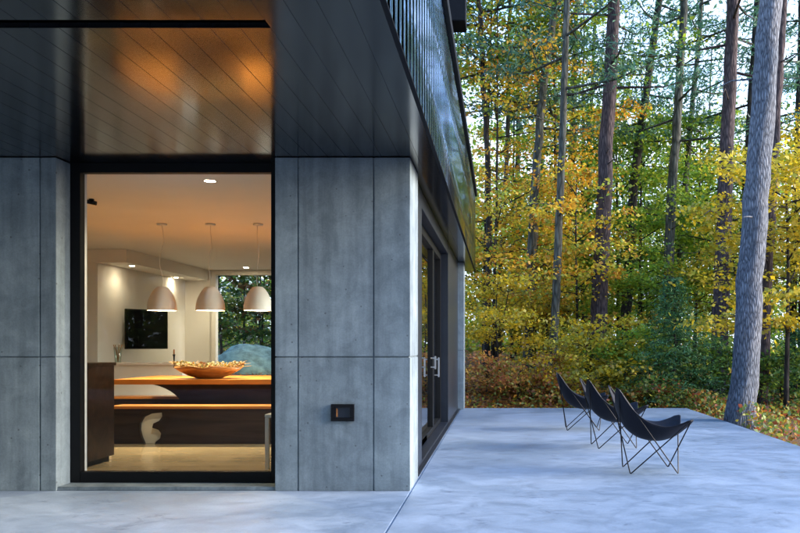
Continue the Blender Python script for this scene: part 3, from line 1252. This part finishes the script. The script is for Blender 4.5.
# ------------------------------------------------------------------ trees
def path_pts(pxs, Y, zb, wob=0.0, top=None):
    """trunk line through photograph pixels at depth Y, extended to the ground below and to height top"""
    pts = [P(px, py, Y) for px, py in pxs]
    pts.sort(key=lambda p: p.z)
    d = (pts[1] - pts[0]) / max(0.1, pts[1].z - pts[0].z)
    low = pts[0] + d * (zb - pts[0].z)
    out = [low] + pts if pts[0].z > zb + 0.15 else [low] + pts[1:]
    if top and top > out[-1].z:
        d = (out[-1] - out[-2]) / max(0.1, out[-1].z - out[-2].z)
        out.append(out[-1] + d * (top - out[-1].z) * 0.8 + Vector((0, 0, (top - out[-1].z) * 0.2)))
    return out


def refine(pts, step=0.6, wob=0.02):
    out = []
    for a, b in zip(pts[:-1], pts[1:]):
        n = max(1, int((b - a).length / step))
        for i in range(n):
            p = a.lerp(b, i / n)
            out.append(p + Vector((random.gauss(0, wob), random.gauss(0, wob), 0)))
    out.append(pts[-1])
    return out


def trunk_bm(pts, r0, r1, seg=14, flare=0.35):
    bm = bm_()
    z0, z1 = pts[0].z, pts[-1].z
    rs = []
    for p in pts:
        a = (p.z - z0) / max(0.1, z1 - z0)
        rs.append((r0 + (r1 - r0) * a) * (1 + flare * math.exp(-(p.z - z0) / 0.35)))
    tube(bm, pts, rs, seg)
    for v in bm.verts:
        c = at_z(pts, v.co.z)
        d = v.co - c
        a = math.atan2(d.y, d.x)
        k = 1 + 0.035 * math.sin(3 * a + 1.7 * v.co.z) + 0.03 * math.sin(5 * a - 2.9 * v.co.z + 1) + 0.025 * math.sin(9 * a + 5.3 * v.co.z) + 0.18 * math.exp(-(v.co.z - z0) / 0.3) * math.sin(5 * a + 0.6)
        v.co.x, v.co.y = c.x + d.x * k, c.y + d.y * k
    return bm


def at_z(pts, z):
    for a, b in zip(pts[:-1], pts[1:]):
        if a.z <= z <= b.z:
            return a.lerp(b, (z - a.z) / max(1e-6, b.z - a.z))
    return pts[-1].copy() if z > pts[-1].z else pts[0].copy()


def pine(name, label, pxs, Y, wpx, bark, top=22.0, crown0=7.0, nl=22, rad=3.4, group='tall forest trees behind the terrace', taper=0.35, needles=True, stubs=6, nseed=0, zoff=0.0):
    zb = ground_z(PX(pxs[-1][0], Y), Y) - 0.15
    pts = path_pts(pxs, Y, zb, top=top)
    base = pts[0].copy()
    t = thing(name, label, 'tree', base, group=group)
    rp = refine(pts, 0.35, 0.010)
    r0 = wpx / 2 / F * Y
    bm = trunk_bm([p - base for p in rp], r0 * 1.06, r0 * taper, 28 if r0 > 0.2 else 16)
    rnd = random.Random(nseed + 17)
    for k in range(stubs):
        z = zb + rnd.uniform(2.5, crown0)
        p = at_z(rp, z) - base
        a = rnd.uniform(0, 6.28)
        L = rnd.uniform(0.4, 1.6)
        tube(bm, [p, p + Vector((math.cos(a) * L * .6, math.sin(a) * L * .6, rnd.uniform(-.1, .15))), p + Vector((math.cos(a) * L, math.sin(a) * L, rnd.uniform(-.3, .1)))], [0.022, 0.015, 0.006], 5)
    cl = []
    for k in range(nl):
        a_ = k / nl
        z = crown0 + (top - crown0) * a_ + rnd.uniform(-.3, .3)
        p = at_z(rp, z) - base
        a = k * 2.4 + rnd.uniform(-.5, .5)
        L = rad * (1.0 - 0.75 * a_ ** 1.5) * rnd.uniform(0.55, 1.15)
        e = p + Vector((math.cos(a) * L, math.sin(a) * L, rnd.uniform(-0.05, 0.25) * L))
        m_ = p.lerp(e, 0.5) + Vector((0, 0, -0.06 * L))
        tube(bm, [p, m_, e], [0.045 - 0.02 * a_, 0.028, 0.008], 5)
        nb = max(3, int(L * 3.2))
        for q in range(nb):
            u = 0.35 + 0.65 * (q + rnd.random()) / nb
            c = p.lerp(e, u) + Vector((0, 0, -0.06 * L * (1 - abs(2 * u - 1))))
            sd_ = Vector((-math.sin(a), math.cos(a), 0)) * rnd.uniform(-1, 1) * (0.28 + 0.35 * (1 - u)) * L * 0.6
            cl.append((c + sd_, 0.34))
    obj('trunk', bm, bark, t)
    if needles and cl:
        per = 26
        cc = np.repeat(np.array([tuple(c) for c, _ in cl]), per, 0)
        off = rng.normal(size=cc.shape) * np.array([0.27, 0.27, 0.11])
        n = len(cc)
        v, c = leaves_mesh('n', cc + off, 0.24, tint(PIN, n), 0.25, 0.17)
        mesh_from_quads('crown', v, c, 'needle', t)
    return t


def maple(name, label, px, Y, height, crown0, rad, pal, nl, size, seed, lean=0.0, trunk_r=0.05, group=None, cat='tree', stems=1, bark='bark_dark', limbs=26, zc=None, base_px=None, droop=0.1, weights=None, per=None):
    rnd = random.Random(seed)
    x = PX(px, Y)
    zb = ground_z(x, Y) - 0.05
    base = Vector((x, Y, zb))
    t = thing(name, label, cat, base, group=group)
    bm = bm_()
    clusters = []
    for s in range(stems):
        a = rnd.uniform(0, 6.28)
        sp = 0.0 if stems == 1 else rnd.uniform(0.1, 0.35) * rad * 0.5
        pts = []
        ns = 8
        for i in range(ns + 1):
            u = i / ns
            pts.append(Vector((lean * u * height + math.cos(a) * sp * u + 0.10 * math.sin(3 * u + seed) * u, math.sin(a) * sp * u + 0.10 * math.cos(2.4 * u + seed) * u, height * u * 0.97)))
        tube(bm, pts, [trunk_r * (1 - 0.8 * i / ns) + 0.004 for i in range(ns + 1)], 8)
        nlb = max(4, limbs // stems)
        for k in range(nlb):
            u = (k + rnd.random()) / nlb
            z = crown0 + (height - crown0) * u
            p = at_z(pts, z)
            az = k * 2.4 + rnd.uniform(-.6, .6)
            if rnd.random() < 0.16:
                continue
            prof = math.sin(math.pi * min(1, 0.30 + 0.60 * u)) ** 0.5
            L = rad * prof * rnd.choice((0.45, 0.7, 0.9, 1.1, 1.3)) * rnd.uniform(0.85, 1.15)
            e = p + Vector((math.cos(az) * L, math.sin(az) * L, rnd.uniform(-0.12, 0.5) * L))
            m_ = p.lerp(e, 0.5) + Vector((0, 0, 0.07 * L))
            tube(bm, [p, m_, e], [trunk_r * 0.35 + 0.003, trunk_r * 0.2 + 0.003, 0.003], 5)
            nb = max(2, int(L * 2.6))
            for q in range(nb):
                w = 0.25 + 0.8 * (q + rnd.random()) / nb
                c = p.lerp(e, w) + Vector((-math.sin(az), math.cos(az), 0)) * rnd.uniform(-1, 1) * 0.42 * L * (1.05 - 0.5 * w) + Vector((0, 0, rnd.uniform(-.12, .12)))
                if rnd.random() < 0.6:
                    tube(bm, [p.lerp(e, w * 0.7), c], [0.006, 0.002], 4)
                clusters.append((c, rnd.choice((0.55, 0.8, 1.0, 1.5))))
    obj('trunk', bm, bark, t)
    w = np.array([q for _, q in clusters])
    cnt = np.maximum(2, (nl * w / w.sum()).astype(int))
    cc = np.repeat(np.array([tuple(c) for c, _ in clusters]), cnt, 0)
    cw = np.repeat(w, cnt)
    spread = 0.13 + 0.065 * rad
    off = rng.normal(size=cc.shape) * np.array([spread, spread, spread * 0.34]) * cw[:, None]
    n = len(cc)
    # each spray leans to one hue of the palette
    hue = np.repeat(rng.integers(0, len(pal), len(clusters)), cnt)
    pick = np.where(rng.random(n) < 0.55, hue, rng.integers(0, len(pal), n))
    tn = pal[pick] * (1 + 0.2 * rng.normal(size=(n, 1))).clip(0.5, 1.6)
    v, c = leaves_mesh('l', cc + off, size, tn, 0.45, 0.72, droop)
    mesh_from_quads('crown', v, c, 'leaf', t)
    return t


G1 = None
# the tall trunks, each read off the photograph: (px, py) along the trunk
pine('pine_tree', 'thick blue grey pine trunk rising at the right edge of the terrace, leaning right', [(770.5, 0), (756, 200), (741, 425)], 14.3, 25.5, 'bark_blue', top=20, crown0=10.5, nl=30, taper=0.55, nseed=1, stubs=2, rad=3.0)
pine('pine_tree', 'thick purple brown trunk behind the chairs, tallest one left of centre of the forest', [(614.5, 0), (606, 150), (599, 320), (597, 350)], 23.0, 17, 'bark_red', nseed=2, crown0=8.5)
pine('pine_tree', 'straight purple grey trunk just left of the thick blue grey pine', [(733, 0), (726, 180), (719, 360), (718, 380)], 22.0, 16.5, 'bark_red', nseed=3, crown0=9.0)
pine('pine_tree', 'dark trunk emerging behind the right side of the thick blue grey pine', [(783, 0), (774, 150), (766, 300), (762, 380)], 19.0, 11.5, 'bark_red', nseed=4, crown0=10)
pine('pine_tree', 'slim grey green trunk leaning right among the orange leaves', [(556, 0), (543, 90), (534, 200), (530, 300), (528, 370)], 24.0, 10, 'bark_green', nseed=5, crown0=8.0)
pine('pine_tree', 'slim mossy trunk right of the orange leaves, rising behind the farthest chair', [(566, 30), (562, 150), (557, 270), (553, 360)], 22.0, 8.5, 'bark_green', nseed=6, crown0=8.5)
pine('pine_tree', 'dark curved trunk right of the thick purple brown one', [(659, 0), (648, 80), (634, 180), (628, 290), (624, 345)], 29.0, 11, 'bark_dark', nseed=7, crown0=8.5)
pine('pine_tree', 'pale grey blue trunk behind the young hemlock', [(684, 0), (678, 110), (670, 220), (667, 330)], 26.0, 11, 'bark_green', nseed=8, crown0=8.0)
pine('pine_tree', 'thin grey trunk leaning close beside the pale grey blue one', [(697, 60), (690, 130), (681, 240), (678, 330)], 30.0, 7, 'bark_green', nseed=9, crown0=10.0, nl=30)
pine('pine_tree', 'thin dark trunk showing between the purple grey trunk and the thick pine', [(757, 0), (751, 100), (744, 220), (742, 330)], 27.0, 8.5, 'bark_dark', nseed=10, crown0=9.0)
pine('pine_tree', 'thin dark trunk furthest right against the yellow leaves', [(800, 60), (796, 200), (790, 380)], 28.0, 8, 'bark_dark', nseed=11, crown0=9.0)
pine('pine_tree', 'slender dark trunk beside the corner of the ribbed fascia', [(482, 60), (488, 160), (489, 250), (486, 380)], 25.0, 6.5, 'bark_dark', nseed=12, crown0=9.0)
pine('pine_tree', 'thin trunk with side limbs between the fascia and the orange leaves', [(509, 60), (507, 160), (500, 280), (497, 380)], 28.0, 5.5, 'bark_green', nseed=13, crown0=9.5, nl=30)
pine('pine_tree', 'thin trunk behind and right of the slim mossy one', [(577, 0), (572, 160), (566, 300), (562, 350)], 31.0, 7, 'bark_green', nseed=14, crown0=10.0, nl=34)

# broadleaf trees and understory
UG = 'autumn broadleaf trees at the wood edge'
maple('maple_tree', 'tall orange yellow maple beside the far end of the ribbed fascia', 492, 24.8, 12.0, 1.4, 2.5, ORA, 8120, 0.110, 1, 0.02, 0.06, UG, limbs=40)
maple('maple_tree', 'tall orange maple behind the slim grey green trunk', 534, 25.2, 12.0, 2.4, 2.7, ORA, 8120, 0.110, 2, 0.02, 0.06, UG, limbs=36)
maple('maple_tree', 'orange and yellow maple left of the thick purple brown trunk', 578, 23.5, 6.6, 2.0, 2.0, ORA, 5220, 0.110, 3, 0.0, 0.05, UG, limbs=26)
maple('maple_tree', 'green broadleaf crown high beside the roof corner', 484, 27.0, 15.0, 8.5, 3.0, np.concatenate([GRN, LIM]), 8120, 0.132, 4, 0.02, 0.09, UG, limbs=36)
maple('maple_tree', 'green broadleaf crown high above the orange leaves', 555, 27.0, 14.5, 8.0, 3.2, np.concatenate([GRN, LIM]), 6670, 0.132, 14, 0.0, 0.09, UG, limbs=34)
maple('maple_tree', 'lime green broadleaf crown between the thick purple brown and the dark curved trunks', 640, 30.0, 10.5, 3.0, 3.2, LIM, 8700, 0.132, 5, 0.0, 0.08, UG, limbs=36)
maple('maple_tree', 'lime yellow broadleaf crown behind the pale grey blue trunk', 694, 30.0, 10.0, 2.4, 3.2, LIM, 8700, 0.132, 6, 0.02, 0.08, UG, limbs=36)
maple('maple_tree', 'bright yellow maple spreading right of the thick blue grey pine', 786, 17.5, 5.6, 1.6, 2.0, YEL, 7540, 0.106, 7, 0.0, 0.06, UG, limbs=34)
maple('maple_tree', 'yellow branches reaching left of the thick blue grey pine', 742, 22.8, 5.4, 2.4, 1.8, YEL, 4640, 0.106, 8, -0.05, 0.05, UG, limbs=24)
maple('maple_tree', 'yellow green broadleaf crown low behind the slim mossy trunk', 548, 29.0, 6.5, 1.0, 2.6, LIM, 8120, 0.123, 9, 0.0, 0.07, UG, limbs=34)
maple('maple_tree', 'yellow broadleaf crown low behind the roof corner and far pier', 496, 27.0, 5.5, 0.8, 2.4, YEL, 6670, 0.123, 10, 0.0, 0.06, UG, limbs=30)
maple('maple_tree', 'yellow green crown behind the purple grey trunk', 716, 27.0, 7.5, 2.0, 2.4, LIM, 6670, 0.123, 11, 0.0, 0.07, UG, limbs=32)
maple('maple_tree', 'yellow orange crown high at the right edge of the wood', 800, 26.0, 9.0, 3.4, 2.6, YEL, 6670, 0.123, 12, 0.0, 0.07, UG, limbs=30)
maple('maple_tree', 'broad green crown filling the gap right of the thick purple brown trunk', 618, 33.0, 12.5, 3.0, 3.6, GRN, 8000, 0.15, 15, 0.0, 0.09, UG, limbs=40)
maple('maple_tree', 'broad lime crown between the slim mossy trunk and the purple brown one', 583, 32.0, 10.5, 2.0, 3.4, LIM, 8000, 0.15, 16, 0.0, 0.09, UG, limbs=40)
maple('maple_tree', 'broad green and lime crown between the purple grey trunk and the thick pine', 745, 33.0, 11.0, 2.0, 3.6, np.concatenate([GRN, LIM]), 8000, 0.15, 17, 0.0, 0.09, UG, limbs=40)
maple('maple_tree', 'broad lime crown behind the orange leaves near the fascia', 512, 33.0, 12.0, 2.0, 3.4, LIM, 8000, 0.15, 18, 0.0, 0.09, UG, limbs=40)
maple('maple_tree', 'broad green crown behind the leaning thin grey trunk', 668, 35.0, 10.0, 1.0, 3.6, np.concatenate([GRN, LIM]), 8000, 0.15, 19, 0.0, 0.09, UG, limbs=40)
maple('maple_tree', 'golden low crown between the purple brown trunk and the hemlock', 640, 24.5, 4.0, 0.8, 2.0, LIM, 5510, 0.106, 13, 0.0, 0.05, UG, limbs=30)

SG = 'yellow shrubs behind the terrace'
maple('shrub', 'bright yellow shrub just behind the nearest chair backs', 590, 19.6, 1.8, 0.3, 1.3, YEL, 3600, 0.095, 21, 0, 0.02, SG, 'shrub', 4, limbs=28)
maple('shrub', 'yellow green shrub behind the farthest chair', 546, 23.6, 2.4, 0.3, 1.4, YEL, 3600, 0.10, 22, 0, 0.02, SG, 'shrub', 4, limbs=28)
maple('shrub', 'yellow shrub beside the far concrete pier', 500, 21.5, 2.6, 0.5, 1.3, YEL, 3200, 0.10, 23, 0, 0.02, SG, 'shrub', 4, limbs=26)
maple('shrub', 'lime shrub left of the young hemlock', 628, 20.0, 1.7, 0.2, 1.1, LIM, 2800, 0.095, 24, 0, 0.02, SG, 'shrub', 4, limbs=24)
maple('shrub', 'green shrub between the hemlock and the thick pine', 705, 19.5, 1.6, 0.2, 1.1, GRN, 2600, 0.095, 25, 0, 0.02, SG, 'shrub', 4, limbs=24)
maple('shrub', 'dark green shrub right of the thick pine base', 782, 19.0, 1.5, 0.2, 1.2, GRN, 2400, 0.095, 26, 0, 0.02, SG, 'shrub', 4, limbs=24)

RG = 'low rusty shrubs on the leaf bank'
RUS = np.array([(0.52, 0.20, 0.05), (0.60, 0.33, 0.05), (0.40, 0.13, 0.05), (0.32, 0.30, 0.05)])
maple('shrub', 'low rusty orange shrub on the bank nearest the far concrete pier', 486, 19.2, 0.85, 0.05, 0.7, RUS, 1300, 0.085, 51, 0, 0.012, RG, 'shrub', 4, limbs=18)
maple('shrub', 'low rusty orange shrub midway between the far concrete pier and the farthest chair', 518, 18.6, 0.75, 0.05, 0.75, RUS, 1300, 0.085, 52, 0, 0.012, RG, 'shrub', 4, limbs=18)
maple('shrub', 'low rusty yellow shrub right behind the back of the farthest chair', 550, 18.9, 0.95, 0.05, 0.8, np.concatenate([RUS, YEL[:2]]), 1500, 0.085, 53, 0, 0.012, RG, 'shrub', 4, limbs=18)
maple('shrub', 'low red and green shrub along the terrace edge behind the nearest chair seat', 650, 18.0, 0.6, 0.05, 0.8, RED, 1300, 0.085, 54, 0, 0.012, RG, 'shrub', 4, limbs=18)


def hemlock(label, px, Y, height, rad, seed, n_l=44):
    rnd = random.Random(seed)
    x = PX(px, Y)
    zb = ground_z(x, Y) - 0.05
    t = thing('hemlock', label, 'tree', (x, Y, zb), group='young hemlocks in the understory')
    bm = bm_()
    tube(bm, [(0, 0, 0), (0.02, 0, height * .5), (0, 0.02, height)], [0.05, 0.03, 0.006], 8)
    cc = []
    for k in range(n_l):
        u = (k + rnd.random()) / n_l
        z = 0.15 + (height - 0.2) * u
        L = rad * (1 - u) ** 0.8 * rnd.uniform(0.7, 1.12) + 0.05
        a = k * 2.4
        e = Vector((math.cos(a) * L, math.sin(a) * L, z - 0.14 * L))
        tube(bm, [(0, 0, z), e], [0.012, 0.003], 4)
        for q in range(max(3, int(L * 9))):
            w = 0.15 + 0.9 * rnd.random()
            cc.append(Vector((0, 0, z)).lerp(e, w) + Vector((-math.sin(a), math.cos(a), 0)) * rnd.uniform(-1, 1) * 0.3 * L)
    obj('trunk', bm, 'bark_dark', t)
    c0_ = np.repeat(np.array([tuple(c) for c in cc]), 20, 0)
    off = rng.normal(size=c0_.shape) * np.array([0.12, 0.12, 0.045])
    v, c = leaves_mesh('h', c0_ + off, 0.11, tint(HEM, len(c0_)), 0.5, 0.22, 0.15)
    mesh_from_quads('crown', v, c, 'needle', t)


hemlock('young dark green hemlock behind and right of the nearest chair', 674, 18.9, 3.1, 1.55, 31, 80)
hemlock('small dark hemlock low at the right edge of the wood', 795, 22.0, 2.2, 1.2, 32)
hemlock('slim dark hemlock behind the golden low crown', 650, 25.5, 3.4, 1.1, 33)


# far wood: one mass of trunks and leaves
def far_wood():
    bm = bm_()
    rnd = random.Random(77)
    for k in range(70):
        Y = rnd.uniform(36, 75)
        px = rnd.uniform(-250, 1150)
        x = PX(px, Y)
        zb = ground_z(x, Y) - 0.3
        h = rnd.uniform(14, 26)
        r = rnd.uniform(0.07, 0.24)
        ln = rnd.uniform(-.04, .04)
        pts = [Vector((x + ln * h * i / 6 + 0.1 * rnd.random(), Y, zb + h * i / 6)) for i in range(7)]
        tube(bm, pts, [r * (1 - 0.8 * i / 6) for i in range(7)], 7)
    o = obj('far_wood', bm, 'bark_dark')
    tag(o, 'far off mixed autumn wood filling the background', 'wood', kind='stuff')
    return o


fw = far_wood()


def far_leaves(name, ncl, per, size, zlo, zhi, pal, ylo, yhi, sp, m, parent, seed, pxr=(-250, 1150), zpow=1.0):
    g = np.random.default_rng(seed)
    Y = ylo + (yhi - ylo) * g.random(ncl)
    px = pxr[0] + (pxr[1] - pxr[0]) * g.random(ncl)
    X = (px - VX) / F * Y
    gz = np.array([ground_z(a, b) for a, b in zip(X, Y)])
    Z = gz + zlo + (zhi - zlo) * g.random(ncl) ** zpow
    cc = np.repeat(np.stack([X, Y, Z], 1), per, 0)
    off = g.normal(size=cc.shape) * np.array([sp, sp, sp * 0.45])
    hue = np.repeat(g.integers(0, len(pal), ncl), per)
    n = len(cc)
    pick = np.where(g.random(n) < 0.6, hue, g.integers(0, len(pal), n))
    v, c = leaves_mesh('f', cc + off, size, pal[pick] * (1 + 0.2 * g.normal(size=(n, 1))).clip(.5, 1.6), 0.4, 0.7)
    o = mesh_from_quads(name, v, c, m, parent)
    o['kind'] = 'stuff'
    return o


def back_wood():
    bm = bm_()
    rnd = random.Random(91)
    g = np.random.default_rng(12)
    cl = []
    for k in range(110):
        a = R(rnd.uniform(122, 285))
        d = rnd.uniform(20, 42)
        x, y = math.sin(a) * d + (4 if a < math.pi else -4), math.cos(a) * d + 2
        if x < -5 and y > 3:
            continue
        zb = ground_z(x, y) - 0.3
        h = rnd.uniform(11, 22)
        rr_ = rnd.uniform(0.1, 0.25)
        tube(bm, [(x, y, zb), (x + 0.2, y, zb + h * .5), (x, y + .2, zb + h)], [rr_, rr_ * .7, 0.03], 7)
        for q in range(26):
            cl.append((x + rnd.gauss(0, 1.5), y + rnd.gauss(0, 1.5), zb + h * rnd.uniform(0.05, 1.0)))
    nb = len(cl)
    for k in range(46):                       # the wood edge going on past the right of the picture
        a = R(rnd.uniform(27, 47))
        d = rnd.uniform(25, 35)
        x, y = math.sin(a) * d, math.cos(a) * d
        zb = ground_z(x, y) - 0.3
        h = rnd.uniform(6.5, 10.5)
        tube(bm, [(x, y, zb), (x + 0.2, y, zb + h * .5), (x, y + .2, zb + h)], [0.13, 0.09, 0.03], 7)
        for q in range(24):
            cl.append((x + rnd.gauss(0, 1.4), y + rnd.gauss(0, 1.4), zb + h * rnd.uniform(0.05, 1.0)))
    o = obj('surrounding_wood', bm, 'bark_dark')
    tag(o, 'mixed autumn wood on the near side of the clearing', 'wood', kind='stuff')
    cc = np.repeat(np.array(cl), 30, 0)
    n = len(cc)
    off = g.normal(size=cc.shape) * np.array([0.75, 0.75, 0.4])
    pal = np.concatenate([GRN, PIN, LIM])
    hue = np.repeat(g.integers(0, len(pal), len(cl)), 30)
    tn = pal[hue]
    warm = np.concatenate([YEL, ORA, LIM])
    tn[nb * 30:] = warm[np.repeat(g.integers(0, len(warm), len(cl) - nb), 30)]
    v, c = leaves_mesh('b', cc + off, 0.42, tn, 0.3, 0.75)
    mesh_from_quads('foliage', v, c, 'leaf', o)['kind'] = 'stuff'


back_wood()
far_leaves('yellow_foliage', 1100, 60, 0.25, 0.2, 10.0, np.concatenate([YEL, LIM]), 33, 62, 0.9, 'leaf', fw, 1, zpow=1.7)
far_leaves('green_foliage', 1000, 60, 0.28, 0.2, 13.0, np.concatenate([GRN, LIM]), 38, 72, 1.0, 'leaf', fw, 2, zpow=1.5)
far_leaves('pine_foliage', 170, 60, 0.34, 8.0, 26.0, PIN, 36, 75, 0.9, 'needle', fw, 3)


# trees beyond the right edge of the terrace and behind the house (seen in the glossy fascia and through the back window)
def ground_cover():
    n = 15000
    g = np.random.default_rng(5)
    k1 = n // 2
    x1 = g.uniform(-1.0, 9.0, k1)
    y1 = PAT_Y + 0.15 + np.abs(g.normal(size=k1)) * 1.3
    y2 = g.uniform(6.0, PAT_Y + 1.5, n - k1)
    x2 = PAT_X + 0.12 + np.abs(g.normal(size=n - k1)) * 1.4
    x, y = np.concatenate([x1, x2]), np.concatenate([y1, y2])
    dens = np.sin(x * 2.1 + 1.3 * np.sin(y * 1.7)) * 0.5 + 0.5
    left = 1 / (1 + np.exp(-(x - 2.2) * 2.2))
    keep = g.random(n) < (0.25 + 0.75 * dens) * (0.40 + 0.60 * left)
    x, y = x[keep], y[keep]
    z = np.array([ground_z(a, b) for a, b in zip(x, y)]) + 0.05 + g.random(len(x)) ** 1.3 * (0.22 + 0.28 * dens[keep])
    v, c = leaves_mesh('g', np.stack([x, y, z], 1), 0.085, tint(RED, len(x)), 0.3, 0.6)
    o = mesh_from_quads('ground_cover', v, c, 'leaf')
    tag(o, 'low red and green plants growing along the terrace edges', 'ground cover', kind='stuff')
    n = 30000
    x = np.concatenate([g.uniform(-2.5, 4.5, 14000), g.uniform(-8, 12, n - 14000)])
    y = PAT_Y + 0.12 + np.concatenate([g.random(14000) ** 1.2 * 7, g.random(n - 14000) ** 1.4 * 22])
    z = np.array([ground_z(a, b) for a, b in zip(x, y)]) + 0.015 + 0.03 * g.random(n)
    v, c = leaves_mesh('d', np.stack([x, y, z], 1), 0.10, tint(np.concatenate([DRY, DRY, ORA[:2]]), n), 0.75, 0.7)
    o = mesh_from_quads('leaf_litter', v, c, 'leaf')
    tag(o, 'fallen brown and orange leaves on the forest floor', 'fallen leaves', kind='stuff')


ground_cover()

# seen through the garden window: boulder and dark bushes
t = thing('boulder', 'large rounded teal grey boulder outside the garden window', 'boulder', (-6.75, 22.0, 0.0))
bm = bm_()
bmesh.ops.create_icosphere(bm, subdivisions=4, radius=1)
for v in bm.verts:
    p = v.co
    k = 1 + 0.10 * math.sin(3 * p.x + 1) * math.sin(2.6 * p.y) + 0.06 * math.sin(7 * p.x + 3 * p.z) + 0.03 * math.sin(13 * p.y + 9 * p.z)
    v.co = Vector((p.x * 1.75 * k, p.y * 1.2 * k, p.z * 1.22 * k + 0.1))
for f in bm.faces:
    f.smooth = True
obj('rock', bm, 'boulder', t)
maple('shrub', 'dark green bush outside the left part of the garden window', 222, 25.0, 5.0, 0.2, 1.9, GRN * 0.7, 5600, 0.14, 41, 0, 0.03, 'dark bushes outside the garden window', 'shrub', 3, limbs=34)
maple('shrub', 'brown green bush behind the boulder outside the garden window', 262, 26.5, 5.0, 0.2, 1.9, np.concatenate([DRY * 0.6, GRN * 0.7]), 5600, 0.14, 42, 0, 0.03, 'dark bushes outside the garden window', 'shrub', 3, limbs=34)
hemlock('dark hemlock behind the bushes outside the garden window', 244, 29.5, 6.5, 2.6, 43, 70)
